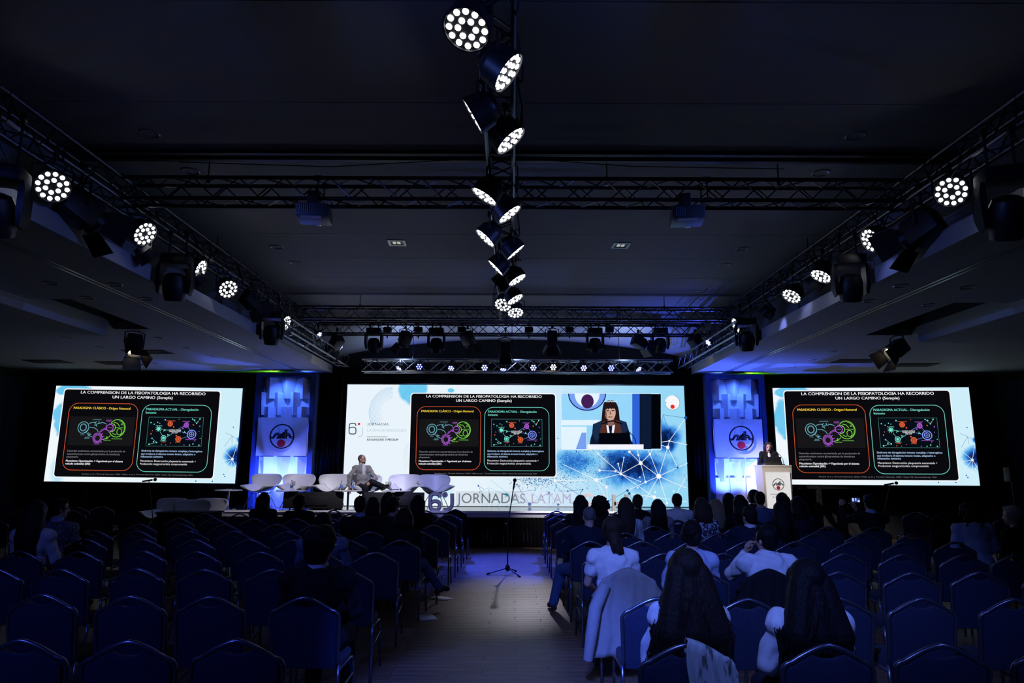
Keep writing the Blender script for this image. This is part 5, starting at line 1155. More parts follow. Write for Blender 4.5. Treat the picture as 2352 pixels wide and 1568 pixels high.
def chair(x, y, rz, label, group='blue banquet chairs', draped=False):
    global chair0
    if chair0 is None:
        t = thing('banquet_chair', label, 'chair', (x, y, 0), rz, group)
        obj('back_frame', BACKFRAME, TUBEM, t); obj('backrest', BACKPANEL, FAB, t); obj('seat', SEAT, FAB, t)
        for m in LEGS: obj('leg', m, TUBEM, t)
        for m in STR: obj('stretcher', m, TUBEM, t)
        chair0 = t
    else:
        t = copy_tree(chair0); t.location = (x, y, 0); t.rotation_euler = (0, 0, rz); tag(t, label, 'chair', group)
    return t
ROWS = [3.8, 4.99, 6.17, 7.36, 8.5, 9.5, 10.55, 11.65, 12.75, 13.75]     # where the chair backs stand
LX = {0: [-1.39, -1.94, -2.51], 1: [-1.4, -2.04, -2.58, -3.2], 2: [-1.4, -2.03, -2.6, -3.2, -3.81, -4.42], 3: [-1.41, -1.98, -2.55, -3.2, -3.78, -4.42, -5.02], 4: [-1.32, -1.95, -2.57, -3.12, -3.72, -4.36, -5.05, -5.68],
      5: [-1.22, -1.86, -2.42, -2.98, -3.68, -4.28, -4.95, -5.57], 6: [-1.17, -1.75, -2.34, -2.92, -3.5, -4.22, -4.88, -5.5], 7: [-1.14, -1.74, -2.33, -2.93, -3.52, -4.2, -4.86, -5.46], 8: [-1.13, -1.72, -2.3, -2.9, -3.5, -4.15, -4.9, -5.5], 9: [-1.1, -1.68, -2.26, -2.86, -3.46, -4.1, -4.8]}
RX = {0: [.9, 1.6, 2.2, 2.78], 1: [.99, 1.61, 2.25, 2.8, 3.42], 2: [1.0, 1.62, 2.2, 2.77, 3.41, 4.0, 4.6], 3: [.97, 1.55, 2.18, 2.75, 3.4, 4.0, 4.62, 5.2], 4: [.95, 1.55, 2.15, 2.77, 3.4, 4.02, 4.65, 5.3], 5: [.92, 1.52, 2.14, 2.76, 3.4, 4.05, 4.7, 5.35],
      6: [.9, 1.52, 2.12, 2.75, 3.4, 4.05, 4.7, 5.4], 7: [.88, 1.5, 2.1, 2.72, 3.35, 4.0, 4.62], 8: [.88, 1.5, 2.1, 2.72, 3.35, 4.0, 4.62], 9: [.88, 1.5, 2.1, 2.72, 3.35, 4.0, 4.62]}
RR = random.Random(21)
SKIP = {}
for r in range(10):
    for sd, XS in (('left', LX), ('right', RX)):
        for k, x in enumerate(XS[r]):
            lab = 'blue chair %s of the aisle, %s row from camera, %s seat from aisle' % (sd, ORD[r], ORD[k])
            jx, jy, ja = RR.uniform(-.015, .015), RR.uniform(-.03, .03), RR.uniform(-.05, .05) + (.05 if sd == 'left' else -.05) * (k > 4)
            SEATS[(sd, r, k)] = (x + jx, ROWS[r] + jy, ja); chair(x + jx, ROWS[r] + jy, ja, lab, 'blue banquet chairs %s of the aisle' % sd)
# loose side blocks near the walls
for i, (px, py) in enumerate(((233, 1163), (176, 1165), (165, 1173), (36, 1173), (-20, 1190))):
    p = at_z(px, py, .905); chair(p.x, p.y + .07, .25, 'blue banquet chair near the left wall, %s from the right' % ORD[i], 'chairs near the left wall'); SEATS[('lw', 0, i)] = (p.x, p.y + .07, .25)
for i, (px, py) in enumerate(((2104, 1176), (2172, 1179), (2263, 1200), (2316, 1187), (2380, 1226))):
    p = at_z(px, py, .905); chair(p.x, p.y + .07, -.22, 'blue banquet chair near the right wall, %s from the left' % ORD[i], 'chairs near the right wall'); SEATS[('rw', 0, i)] = (p.x, p.y + .07, -.22)

# ================================================================== PEOPLE
import numpy as np
def voxel(b, size, smooth=4, name='m', extra=None, wrinkle=0.0):
    """fuse the overlapping solids of builder b into one continuous surface"""
    me = bpy.data.meshes.new(name); me.from_pydata(b.v, [], b.f); me.update()
    bm = bmesh.new(); bm.from_mesh(me); bmesh.ops.recalc_face_normals(bm, faces=bm.faces); bm.to_mesh(me); bm.free()
    o = bpy.data.objects.new('tmp', me); VCOL.objects.link(o)
    r = o.modifiers.new('r', 'REMESH'); r.mode = 'VOXEL'; r.voxel_size = size; r.adaptivity = 0
    if smooth:
        s = o.modifiers.new('s', 'SMOOTH'); s.factor = .5; s.iterations = smooth
    VL.update()
    out = bpy.data.meshes.new_from_object(o.evaluated_get(VL.depsgraph))
    bpy.data.objects.remove(o); bpy.data.meshes.remove(me)
    if wrinkle:
        nv = len(out.vertices); co = np.empty(nv * 3, 'f'); no = np.empty(nv * 3, 'f'); out.vertices.foreach_get('co', co); out.vertices.foreach_get('normal', no); co = co.reshape(-1, 3); no = no.reshape(-1, 3)
        x, y, z = co.T      # folds: a few warped waves
        w = np.sin(x * 41 + z * 19 + 2.1 * np.sin(y * 23 + z * 11)) * .5 + np.sin(z * 47 - x * 21 + 1.7 * np.sin(x * 29 + y * 17)) * .35 + np.sin(y * 71 + z * 33 + 2.0 * np.sin(x * 37 - z * 13)) * .25
        co += no * (wrinkle * w)[:, None].astype('f'); out.vertices.foreach_set('co', co.ravel()); out.update()
    if extra is not None and extra.v:
        bm = bmesh.new(); bm.from_mesh(out); em = extra.mesh('e', 'all'); bm.from_mesh(em); bm.to_mesh(out); bm.free(); bpy.data.meshes.remove(em)
    out.name = name; out.polygons.foreach_set('use_smooth', [True] * len(out.polygons)); return out
WORK = bpy.data.scenes.new('workshop'); VCOL = WORK.collection; VL = WORK.view_layers[0]      # scratch scene, removed at the end
def cone(b, p, q, r0, r1, seg=10):
    p, q = Vector(p), Vector(q)
    if (q - p).length > 1e-5: b.tube([p, q], [r0, r1], seg)
    b.ball(p, r0, seg, 8); b.ball(q, r1, seg, 8)
def limb(b, pts, rs):
    for i in range(len(pts) - 1): cone(b, pts[i], pts[i + 1], rs[i], rs[i + 1])
def cloth_mat(name, col, rough=.9, scale=60, bump=.35, var=.12): return mat(name, col, rough, var=var, scale=scale, bump=bump, bscale=14, spec=.12)
def hair_mat(name, col, rough=.5): return mat(name, tuple(c * .7 for c in col), rough, var=.5, scale=30, bump=.6, bscale=46, stretch=(3.2, 3.2, .28), spec=.1)
HAIRS = {'black': hair_mat('hair_black', (.010, .009, .010)), 'dark': hair_mat('hair_dark_brown', (.020, .014, .012)), 'brown': hair_mat('hair_brown', (.045, .028, .02)), 'blonde': hair_mat('hair_blonde', (.26, .19, .11)), 'shaved': mat('hair_shaved', (.10, .065, .055), .6, var=.2, scale=120), 'grey': hair_mat('hair_grey', (.16, .16, .16)), 'white': hair_mat('hair_white', (.5, .5, .5))}
SKINS = {'a': mat('skin_light', (.46, .27, .20), .5, var=.08, scale=14), 'b': mat('skin_tan', (.34, .19, .13), .5, var=.08, scale=14)}
EYEM = mat('eye_dark', (.02, .015, .012), .2); LIP = mat('lip', (.30, .10, .09), .5); SPEC = mat('spectacle_frame', (.02, .02, .03), .25)
EYEB = MB().ball((0, 0, 0), (.011, .008, .007), 10, 6).mesh('eye', 'all'); BROW = MB().ball((0, 0, 0), (.019, .006, .004), 8, 6).mesh('eyebrow', 'all'); MOUTH = MB().ball((0, 0, 0), (.024, .008, .007), 10, 6).mesh('mouth', 'all')

def seated_joints(sw=.175, k=1.0, lean=0.0, sway=0.0):
    J = dict(hip=(0, .13, .56), waist=(0, .115, .73), chest=(0, .105, .92), shL=(-sw, .11, .99), shR=(sw, .11, .99), neck=(0, .105, 1.065), head=(0, .13, 1.215))
    for s, n in ((-1, 'L'), (1, 'R')):
        J['el' + n] = (s * (sw + .055), .19, .76); J['wr' + n] = (s * .12, .38, .66); J['ha' + n] = (s * .08, .455, .635)
        J['th' + n] = (s * .085, .17, .545); J['kn' + n] = (s * .12, .56, .52); J['an' + n] = (s * .12, .56, .10); J['to' + n] = (s * .14, .74, .035)
    for n in J:
        p = Vector(J[n])
        if n[:2] not in ('th', 'kn', 'an', 'to'):
            p.z = .5 + (p.z - .5) * k
            if n != 'hip':
                q = p - Vector((0, .13, .56)); q = Matrix.Rotation(-lean, 3, 'X') @ q; q = Matrix.Rotation(sway, 3, 'Y') @ q; p = Vector((0, .13, .56)) + q
        J[n] = p
    return J
def standing_joints(sw=.16, H=1.6):
    f = H / 1.66
    J = dict(hip=(0, 0, .9), waist=(0, 0, 1.06), chest=(0, -.01, 1.24), shL=(-sw, -.01, 1.36), shR=(sw, -.01, 1.36), neck=(0, 0, 1.39), head=(0, .03, 1.535))
    for s, n in ((-1, 'L'), (1, 'R')):
        J['el' + n] = (s * (sw + .07), .06, 1.1); J['wr' + n] = (s * .16, .27, 1.08); J['ha' + n] = (s * .13, .35, 1.07)
        J['th' + n] = (s * .085, 0, .86); J['kn' + n] = (s * .1, .01, .48); J['an' + n] = (s * .1, -.01, .09); J['to' + n] = (s * .11, .15, .03)
    return {n: Vector(p) * f for n, p in J.items()}
def fingers(ex, wr, ha, side, curl=.6, spread=1.0, up=Vector((0, 0, 1))):
    d = (ha - wr).normalized(); x = d.cross(up)
    if x.length < .1: x = d.cross(Vector((1, 0, 0)))
    x.normalize(); n = x.cross(d).normalized()
    root = ha + d * .02
    for i, (off, ln, r) in enumerate(((-.030, .062, .0080), (-.010, .078, .0085), (.010, .074, .0085), (.029, .058, .0075))):
        p = root + x * off; q = p + (d * math.cos(curl * .4) - n * math.sin(curl * .4)) * ln * .45; s = q + (d * math.cos(curl) - n * math.sin(curl)) * ln * .3; t = s + (d * math.cos(curl * 1.6) - n * math.sin(curl * 1.6)) * ln * .25
        ex.tube([p - d * .02, p, q, s, t], [r, r, r * .95, r * .88, r * .6], 7)
    sx = -1 if side == 'R' else 1
    p = ha - d * .035 + x * sx * .03; q = p + (d * .6 + x * sx * .6 - n * .2) * .035; s = q + (d * .9 + x * sx * .15 - n * .3) * .03
    ex.tube([p - x * sx * .015, p, q, s], [.011, .0105, .0095, .007], 7)

def person(label, loc, rz, J, hair='short', hcol='dark', top=None, bottom=None, skin='a', yaw=0.0, pitch=0.0, sleeve='long', vox=.016, glasses=False, collar=None, female=True, hlen=.3, hwid=1.0, curl=(.6, .6), scarf=None, shoes=None, headk=1.0, neckwear=None, seed=0, hvox=None, puffy=0.0):
    t = thing('person', label, 'person', loc, rz, 'people'); S = SKINS[skin]; R4 = random.Random(seed)
    top = top or cloth_mat('cloth_black', (.012, .012, .014)); bottom = bottom or cloth_mat('cloth_navy', (.015, .017, .03)); shoes = shoes or RUBBER
    RH = Matrix.Rotation(yaw, 3, 'Z') @ Matrix.Rotation(pitch, 3, 'X'); hc = J['head']; K = headk
    H = lambda x, y, z: hc + RH @ (Vector((x, y, z)) * K)
    g = 1.0 if female else 1.1
    # ---- body, one continuous surface with fingers rooted in the palms
    b = MB(); ex = MB()
    b.ball(H(0, -.005, .02), [k * K for k in (.074, .092, .092)], 16, 12, RH); b.ball(H(0, .022, -.045), [k * K for k in (.056, .064, .070)], 14, 10, RH); b.ball(H(0, .056, -.096), .026 * K, 10, 8)
    cone(b, H(0, .082, .005), H(0, .104, -.034), .009 * K, .013 * K, 8)
    for s in (-1, 1): b.ball(H(s * .074, -.008, -.018), [k * K for k in (.012, .022, .032)], 8, 8, RH)
    limb(b, [J['neck'] - Vector((0, 0, .03)), H(0, -.022, -.075)], [.056 * g, .050 * g]);
    cone(b, J['neck'] - Vector((0, 0, .02)), J['shL'], .05 * g, .04 * g); cone(b, J['neck'] - Vector((0, 0, .02)), J['shR'], .05 * g, .04 * g)
    sw = (J['shR'] - J['shL']).length / 2
    def torso(bb, inf):
        bb.ball(J['hip'], (.165 * (1.05 if female else 1) + inf, .12 + inf, .12 + inf), 16, 10); bb.ball(J['waist'], (.135 * g + inf, .10 * g + inf, .15 + inf), 16, 10); bb.ball(J['chest'], (sw * .92 + inf, .108 * g + inf, .165 + inf), 16, 10)
        bb.ball((J['shL'] + J['shR']) / 2 - Vector((0, 0, .04)), (sw * .92 + inf, .08 * g + inf, .065 + inf), 16, 10)
        if female: 
            for s in (-1, 1): bb.ball(J['chest'] + Vector((s * .07, .09, .0)), .055 + inf, 10, 8)
    torso(b, 0)
    for n in 'LR':
        limb(b, [J['sh' + n], J['el' + n], J['wr' + n]], [.044 * g, .036 * g, .026 * g]); w = J['wr' + n]; h = J['ha' + n]; d = (h - w).normalized()
        b.ball(w + (h - w) * .65, (.040, .040, .040), 10, 8); cone(b, w, h + d * .01, .026, .032)
        fingers(ex, w, h, n, curl[0 if n == 'L' else 1])
        limb(b, [J['th' + n], J['kn' + n], J['an' + n], J['to' + n]], [.082 * g, .056 * g, .036 * g, .034])
    body = obj('body', voxel(b, vox, 3, 'body', ex), S, t)
    # ---- clothes
    b = MB(); i0 = .015 + puffy * .02; torso(b, i0); cone(b, J['neck'] - Vector((0, 0, .045)), J['shL'], .062 * g, .062 * g + i0); cone(b, J['neck'] - Vector((0, 0, .045)), J['shR'], .062 * g, .062 * g + i0)
    for n in 'LR':
        if sleeve == 'long': limb(b, [J['sh' + n], J['el' + n], J['wr' + n] + (J['el' + n] - J['wr' + n]) * .1], [.054 * g + puffy * .012, .052 * g + puffy * .03, .038 * g + puffy * .01])
        elif sleeve == 'short': limb(b, [J['sh' + n], J['sh' + n] + (J['el' + n] - J['sh' + n]) * .52], [.058 * g, .060 * g])
        else: limb(b, [J['sh' + n], J['el' + n], J['el' + n] + (J['wr' + n] - J['el' + n]) * .35], [.060 * g, .052 * g, .044 * g])
    obj('top', voxel(b, vox, 3, 'top', None, .009 if vox < .0125 else .006), top, t)
    b = MB(); b.ball(J['hip'], (.178, .132, .115), 16, 10)
    for n in 'LR': limb(b, [J['th' + n], J['kn' + n], J['an' + n]], [.095 * g, .07 * g, .056 * g])
    obj('trousers', voxel(b, max(vox, .016), 3, 'trousers'), bottom, t)
    for n in 'LR':
        a, c = J['an' + n], J['to' + n]; b = MB(); cone(b, a + Vector((0, 0, -.035)), a + (c - a) * .5, .046, .044); cone(b, a + (c - a) * .5, c, .044, .036); 
        bk = Vector((a.x - c.x, a.y - c.y, 0)).normalized() * .04; b.ball(a + bk + Vector((0, 0, -.055)), .036, 10, 8); obj('shoe', voxel(b, .014, 2, 'shoe'), shoes, t)
    if collar is not None:
        nb = J['neck'] + (H(0, -.022, -.075) - J['neck']) * .25; ax = (H(0, -.022, -.075) - J['neck']).normalized(); M3 = Vector((0, 0, 1)).rotation_difference(ax).to_matrix()
        MB().lathe([(.060 * g, -.035), (.066 * g, -.02), (.063 * g, .022), (.058 * g, .026), (.056 * g, .0), (.056 * g, -.03)], 24, nb, M3).build('collar', collar, t)
    if neckwear is not None:
        b = MB(); b.tube([J['shL'] * .5 + J['neck'] * .5 + Vector((0, .03, .03)), J['neck'] + Vector((0, -.06, .0)), J['shR'] * .5 + J['neck'] * .5 + Vector((0, .03, .03)), J['chest'] + Vector((.03, .14, .02)), J['waist'] + Vector((0, .15, 0))], .006, 6); b.build('lanyard', neckwear, t)
    # ---- face
    for s in (-1, 1):
        o = obj('eye', EYEB, EYEM, t); o.matrix_local = Matrix.Translation(H(s * .030, .075, .002)) @ RH.to_4x4(); o.scale = (K,) * 3
        o = obj('eyebrow', BROW, HAIRS['dark' if hcol not in HAIRS else hcol], t); o.matrix_local = Matrix.Translation(H(s * .031, .079, .022)) @ RH.to_4x4()
    o = obj('mouth', MOUTH, LIP, t); o.matrix_local = Matrix.Translation(H(0, .081, -.066)) @ RH.to_4x4()
    if glasses:
        b = MB()
        for s in (-1, 1):
            b.tube([H(s * .031 + .024 * math.cos(a), .098, .0 + .018 * math.sin(a)) for a in [2 * PI * i / 14 for i in range(14)]], .0022, 5, closed=True)
            b.tube([H(s * .055, .097, .004), H(s * .074, .08, .006), H(s * .079, -.005, .004)], .003, 5)
        b.tube([H(-.008, .099, .002), H(.008, .099, .002)], .002, 5); b.build('spectacles', SPEC, t)
    # ---- hair
    hm = HAIRS[hcol]; hv = hvox or min(vox, .013); b = MB()
    cap = lambda k=1.0: (b.ball(H(0, -.026, .032), [q * k * K for q in (.086, .097, .095)], 18, 12, RH), b.ball(H(0, -.045, -.02), [q * k * K for q in (.076, .072, .085)], 16, 10, RH))
    if hair == 'short':
        cap(1.0)
        for s in (-1, 1): b.ball(H(s * .068, .01, .01), [q * K for q in (.018, .03, .045)], 8, 8, RH)
        b.ball(H(0, .045, .085), [q * K for q in (.06, .04, .03)], 12, 8, RH)
    elif hair == 'thick':
        cap(1.16); b.ball(H(0, .03, .10), [q * K for q in (.075, .06, .045)], 12, 8, RH)
        for s in (-1, 1): b.ball(H(s * .074, .0, .02), [q * K for q in (.025, .045, .06)], 8, 8, RH)
        for i in range(26):
            a = R4.uniform(0, 2 * PI); e = R4.uniform(.1, 1.3); v = Vector((math.cos(a) * math.cos(e), math.sin(a) * math.cos(e), math.sin(e))); b.ball(H(*(Vector((0, -.025, .035)) + v * .1)), .022 * K, 8, 6)
    elif hair == 'stubble':
        b.ball(H(0, -.016, .022), [q * K for q in (.0775, .090, .0925)], 18, 12, RH)
    elif hair == 'curly':
        for i in range(170):
            a = R4.uniform(0, 2 * PI); e = R4.uniform(-.75, 1.45); v = Vector((math.cos(a) * math.cos(e) * 1.0, math.sin(a) * math.cos(e) * .95 - .0, math.sin(e)))
            if v.y > .35 and v.z < .55: continue
            b.ball(H(*(Vector((0, -.03, .02)) + v * R4.uniform(.095, .135) * hwid)), R4.uniform(.018, .03) * K, 7, 6)
        cap(1.05)
        for i in range(60):
            z = R4.uniform(-.22, -.05); b.ball(H(R4.uniform(-.12, .12) * hwid, R4.uniform(-.12, -.03), z), R4.uniform(.02, .032), 7, 6)
    elif hair in ('bun', 'ponytail', 'low_tail'):
        cap(1.03)
        for s in (-1, 1): b.ball(H(s * .07, .0, .0), [q * K for q in (.02, .05, .065)], 8, 8, RH)
        if hair == 'bun':
            for i in range(14): a = i * .9; b.ball(H(.035 * math.cos(a), -.115 + .012 * math.sin(a * 2), .0 + .035 * math.sin(a)), .027, 8, 6)
        elif hair == 'ponytail':
            limb(b, [H(0, -.11, .05), H(0, -.15, .0), H(.01, -.15, -.12), H(.015, -.13, -.28)], [.022, .034, .032, .010])
        else:
            limb(b, [H(0, -.09, -.05), H(.01, -.115, -.10), H(.03, -.125, -.155), H(.055, -.11, -.20)], [.045, .042, .03, .010])
            for i in range(10):
                x = R4.uniform(-.05, .06); limb(b, [H(x, -.09, -.06), H(x * 1.1 + .015, -.12, -.13), H(x * 1.2 + .03, -.115, -.19)], [.014, .012, .005])
    elif hair in ('long', 'straight', 'wavy', 'bob'):
        cap(1.05 + .04 * (hwid - 1)); L = .13 if hair == 'bob' else hlen; up = hc.z
        n = int(26 if hair != 'wavy' else 84); loose = MB()
        for i in range(n):
            u = -1 + 2 * (i + .5) / n; ang = u * 1.75; x0 = math.sin(ang) * .082; y0 = -.026 - math.cos(ang) * .082
            amp = (.030 if vox < .011 else .018) if hair == 'wavy' else .004; ph = R4.uniform(0, 6); pts = []; rs = []
            ln = L * R4.uniform(.85, 1.06) * (1 - .12 * abs(u)); m = 8
            for j in range(m + 1):
                v = j / m; spread = 1 + (hwid * 1.25 - 1) * min(1, v * 1.6) + (.18 * v if hair == 'wavy' else 0)
                bx = x0 * spread + amp * math.sin(ph + v * 11) * v; by = y0 - .055 * math.sin(min(1, v * 1.5) * PI / 2) * (1 if abs(u) < .75 else .3) + amp * math.cos(ph + v * 9) * v
                p = H(bx, by, .02); p = Vector((p.x, p.y, up + .02 - ln * v - .0)); pts.append(p); rs.append((.020 if n < 40 else .0145) * (1 - .6 * v * v))
            for j in range(m): b.tube([pts[j], pts[j + 1]], [rs[j], rs[j + 1]], 6)
            for j in range(0, m + 1, 1): b.ball(pts[j], rs[j] * 1.02, 6, 5)
            if hair == 'wavy' or vox < .014:
                for q in range(3):
                    a0 = R4.uniform(0, 6); k0 = R4.uniform(.012, .03); loose.tube([pts[j] + Vector((math.cos(a0 + j * 1.1), math.sin(a0 + j * 1.3), 0)) * k0 * (.5 + j / m) + Vector((0, 0, -.035 * (j == m))) for j in range(1 + q, m + 1)], [.0028] * (m - q - 1) + [.001], 4)
        for u in (-.5, 0, .5): limb(b, [H(u * .1, -.06, 0), Vector((H(u * .13 * hwid, 0, 0).x, H(0, -.115, 0).y, up - L * .5)), Vector((H(u * .15 * hwid, 0, 0).x, H(0, -.11, 0).y, up - L * .85))], [.07, .052 * hwid, .022 * hwid])
        if hair != 'wavy' or True:
            for s in (-1, 1): b.ball(H(s * .07, .02, .02), [q * K for q in (.02, .04, .06)], 8, 8, RH)
    if hair != 'bald': obj('hair', voxel(b, hv, 2, 'hair', loose if hair in ('long', 'straight', 'wavy', 'bob') else None), hm, t)
    return t

C = dict(black=cloth_mat('cloth_black', (.012, .012, .014)), suit=cloth_mat('cloth_suit_black', (.010, .010, .012), .8), navy=cloth_mat('cloth_dark_navy', (.012, .016, .035)), white=cloth_mat('cloth_white', (.62, .62, .66), .9, 30, .25, .05), tee=cloth_mat('cloth_white_tee', (.70, .70, .74), .9, 30, .22, .04), ltblue=cloth_mat('cloth_light_blue', (.36, .44, .66), .9, 50, .3), greyblue=cloth_mat('cloth_grey_blue', (.16, .19, .26), .9, 40, .4), jeans=cloth_mat('cloth_denim', (.05, .09, .20), .9, 90, .4, .25), grey=cloth_mat('cloth_grey', (.18, .18, .19), .9, 50, .3), tweed=cloth_mat('cloth_grey_tweed', (.24, .225, .22), .9, 160, .12, .3), coat=cloth_mat('cloth_dark_coat', (.02, .018, .018), .85), cream=cloth_mat('cloth_cream', (.5, .48, .46), .9, 30, .45, .08), blueshirt=cloth_mat('cloth_blue_shirt', (.08, .12, .24), .9, 60, .3))
def pattern_mat(name, dark, light, kind='zebra', scale=26.0):
    m = mat(name, light, .85, var=.1, bump=.2, bscale=14); nt = m.node_tree; N = nt.nodes; L = nt.links; b = N['Principled BSDF']
    tc = N.new('ShaderNodeTexCoord')
    if kind == 'stripe':
        w = N.new('ShaderNodeTexWave'); w.bands_direction = 'X'; w.inputs['Scale'].default_value = scale; w.inputs['Distortion'].default_value = .6; L.new(tc.outputs['Object'], w.inputs[0]); f = w.outputs['Fac']; lo, hi = .35, .6
    elif kind == 'spots':
        w = N.new('ShaderNodeTexVoronoi'); w.inputs['Scale'].default_value = scale; L.new(tc.outputs['Object'], w.inputs[0]); f = w.outputs['Distance']; lo, hi = .35, .5
    else:
        w = N.new('ShaderNodeTexWave'); w.inputs['Scale'].default_value = scale; w.inputs['Distortion'].default_value = 14; w.inputs['Detail'].default_value = 1.5; w.inputs['Detail Scale'].default_value = 1.2; L.new(tc.outputs['Object'], w.inputs[0]); f = w.outputs['Fac']; lo, hi = .72, .85
    mr = N.new('ShaderNodeMapRange'); mr.inputs[1].default_value = lo; mr.inputs[2].default_value = hi; L.new(f, mr.inputs[0])
    mx = N.new('ShaderNodeMix'); mx.data_type = 'RGBA'; mx.inputs[6].default_value = (*dark, 1); mx.inputs[7].default_value = (*light, 1); L.new(mr.outputs[0], mx.inputs[0]); L.new(mx.outputs[2], b.inputs['Base Color'])
    return m
ZEBRA = pattern_mat('cloth_black_white_swirl', (.008, .008, .012), (.34, .36, .46)); STRIPE = pattern_mat('cloth_blue_white_stripe', (.20, .26, .52), (.6, .64, .74), 'stripe', 42); SPOTS = pattern_mat('cloth_spotted', (.5, .5, .6), (.03, .03, .05), 'spots', 34); FINE = pattern_mat('cloth_grey_stripe', (.05, .05, .07), (.32, .31, .34), 'stripe', 26); WSTR = pattern_mat('cloth_pale_stripe', (.12, .14, .2), (.58, .6, .68), 'stripe', 15)

NP = [0]
def audience(label, px, py, row, sd=None, **kw):
    """someone sitting in the chair of the given row that lies under the head seen at (px, py)"""
    Y = ROWS[row] if isinstance(row, int) else row
    p = at_y(px, py, Y + .13); zt = max(1.2, min(1.44, p.z))
    dz = .035 if kw.get('hair') in ('thick', 'curly') else .012 if kw.get('hair') not in ('bald', 'stubble') else 0.0
    fem = kw.get('female', True); k = (zt - dz - .5) / (1.33 - .5)
    lean = kw.pop('lean', 0.0); sway = kw.pop('sway', 0.0); arms = kw.pop('arms', {}); rz = kw.pop('rz', 0.0); sw = kw.pop('sw', .165 if fem else .19)
    J = seated_joints(sw, k, lean, sway); J.update({n: Vector(v) for n, v in arms.items()})
    NP[0] += 1
    hx = Matrix.Rotation(rz, 3, 'Z') @ Vector((J['head'].x, 0, 0))
    return person(label, (p.x - hx.x, Y + .01, 0), rz, J, seed=NP[0], **kw)

# left of the aisle
audience('nearest man left of the aisle, thick black hair, black suit and white collar', 738, 1207, 1, hair='thick', hcol='black', top=C['suit'], female=False, glasses=True, collar=C['white'], yaw=-.28, vox=.012, headk=1.1, sw=.2)
audience('person in grey blue shirt partly hidden behind the man in black suit', 745, 1176, 3, hair='short', hcol='black', top=C['greyblue'], female=False, yaw=-.3, glasses=True, vox=.014, sw=.2)
audience('dark haired woman in black sitting by the aisle with crossed legs, left of it', 930, 1166, 4, hair='bob', hcol='dark', top=C['black'], bottom=C['jeans'], hlen=.2, hwid=1.05, sway=.05,
         arms=dict(knR=(.22, .5, .56), anR=(.42, .62, .26), toR=(.52, .72, .22)))
audience('woman with long dark hair in dark top beside the left decorative panel', 608, 1130, 7, hair='long', hcol='dark', top=C['navy'], hlen=.32)
audience('dark haired man with glasses below the first black monitor', 690, 1136, 7, hair='thick', hcol='black', top=C['black'], female=False, glasses=True, yaw=-.5)
audience('man in black jacket with blue collar in front of the second black monitor', 830, 1137, 5, hair='short', hcol='dark', top=C['suit'], female=False, collar=C['ltblue'], yaw=-.25, sw=.2)
audience('woman with wavy shoulder length hair right of the man with blue collar', 858, 1141, 6, hair='long', hcol='dark', top=C['black'], hlen=.22, hwid=1.1)
audience('woman with long dark hair below the seated man\'s shoe', 893, 1129, 7, hair='long', hcol='dark', top=C['black'], hlen=.34, hwid=1.1)
audience('short haired man with glasses in black, turned right, before the second monitor', 905, 1138, 5, hair='short', hcol='dark', top=C['black'], female=False, glasses=True, yaw=-.6)
audience('woman with straight dark hair below the rightmost lounge chair', 961, 1135, 6, hair='straight', hcol='black', top=C['black'], hlen=.26)
audience('woman in pale cardigan with long dark hair at the far left', 88, 1146, 3, hair='long', hcol='black', top=C['cream'], hlen=.5, hwid=1.1, vox=.014, puffy=.2)
audience('short haired person in black and white swirl top with glasses at the far left', 140, 1142, 4, hair='short', hcol='black', top=ZEBRA, collar=C['ltblue'], glasses=True, yaw=-.75, female=False, sw=.185, vox=.014)
# right of the aisle
audience('woman with long dark hair and dark coat in front of the letter S', 1333, 1136, 6, hair='long', hcol='dark', top=C['coat'], hlen=.28)
audience('woman with big black curly hair in front of the letter A', 1377, 1141, 6, hair='curly', hcol='black', top=C['black'], hwid=1.0, hvox=.011)
audience('bald man in dark jacket and jeans leaning by the aisle, right of it', 1353, 1163, 4, hair='stubble', hcol='grey', top=C['navy'], bottom=C['jeans'], female=False, sway=.1, arms=dict(knL=(-.26, .46, .5), anL=(-.36, .5, .1), toL=(-.4, .68, .035)))
audience('woman with long straight brown hair and pale striped shirt', 1436, 1141, 5, hair='straight', hcol='brown', top=WSTR, hlen=.42)
audience('woman with half tied brown hair in black before the bright screen', 1464, 1135, 7, hair='ponytail', hcol='brown', top=C['black'])
audience('woman with long wavy hair in grey striped blouse', 1510, 1147, 6, hair='wavy', hcol='black', top=FINE, hlen=.4, hwid=1.0)
audience('short haired man in white hooded top with arm along the next chair', 1554, 1132, 7, hair='short', hcol='black', top=C['white'], female=False, arms=dict(elL=(-.42, .1, 1.02), wrL=(-.66, .12, .98), haL=(-.73, .12, .95)), sw=.2)
audience('woman in white short sleeved tee with low ponytail beside the aisle', 1405, 1184, 2, hair='low_tail', hcol='brown', top=C['tee'], sleeve='short', vox=.011, hvox=.008)
audience('woman with hair bun in blue and white striped shirt', 1587, 1194, 2, hair='bun', hcol='black', top=STRIPE, vox=.012, sway=.02)
audience('woman with brown hair in spotted blouse', 1610, 1141, 5, hair='long', hcol='brown', top=SPOTS, hlen=.22, hwid=1.1)
audience('blonde woman with straight hair in dark top', 1643, 1146, 6, hair='straight', hcol='blonde', top=C['black'], hlen=.34)
audience('dark haired woman in black behind the blonde woman', 1672, 1131, 7, hair='long', hcol='black', top=C['black'], hlen=.24, hwid=1.1)
audience('dark haired woman in black right of the blonde woman', 1698, 1135, 6, hair='long', hcol='black', top=C['black'], hlen=.3)
audience('man in dark jacket with white shirt collar, looking left', 1719, 1161, 4, hair='short', hcol='black', top=C['navy'], female=False, collar=C['white'], yaw=.35, vox=.013)
audience('short haired man in dark blue shirt in front of the lectern', 1744, 1127, 7, hair='short', hcol='black', top=C['blueshirt'], female=False, sw=.2)
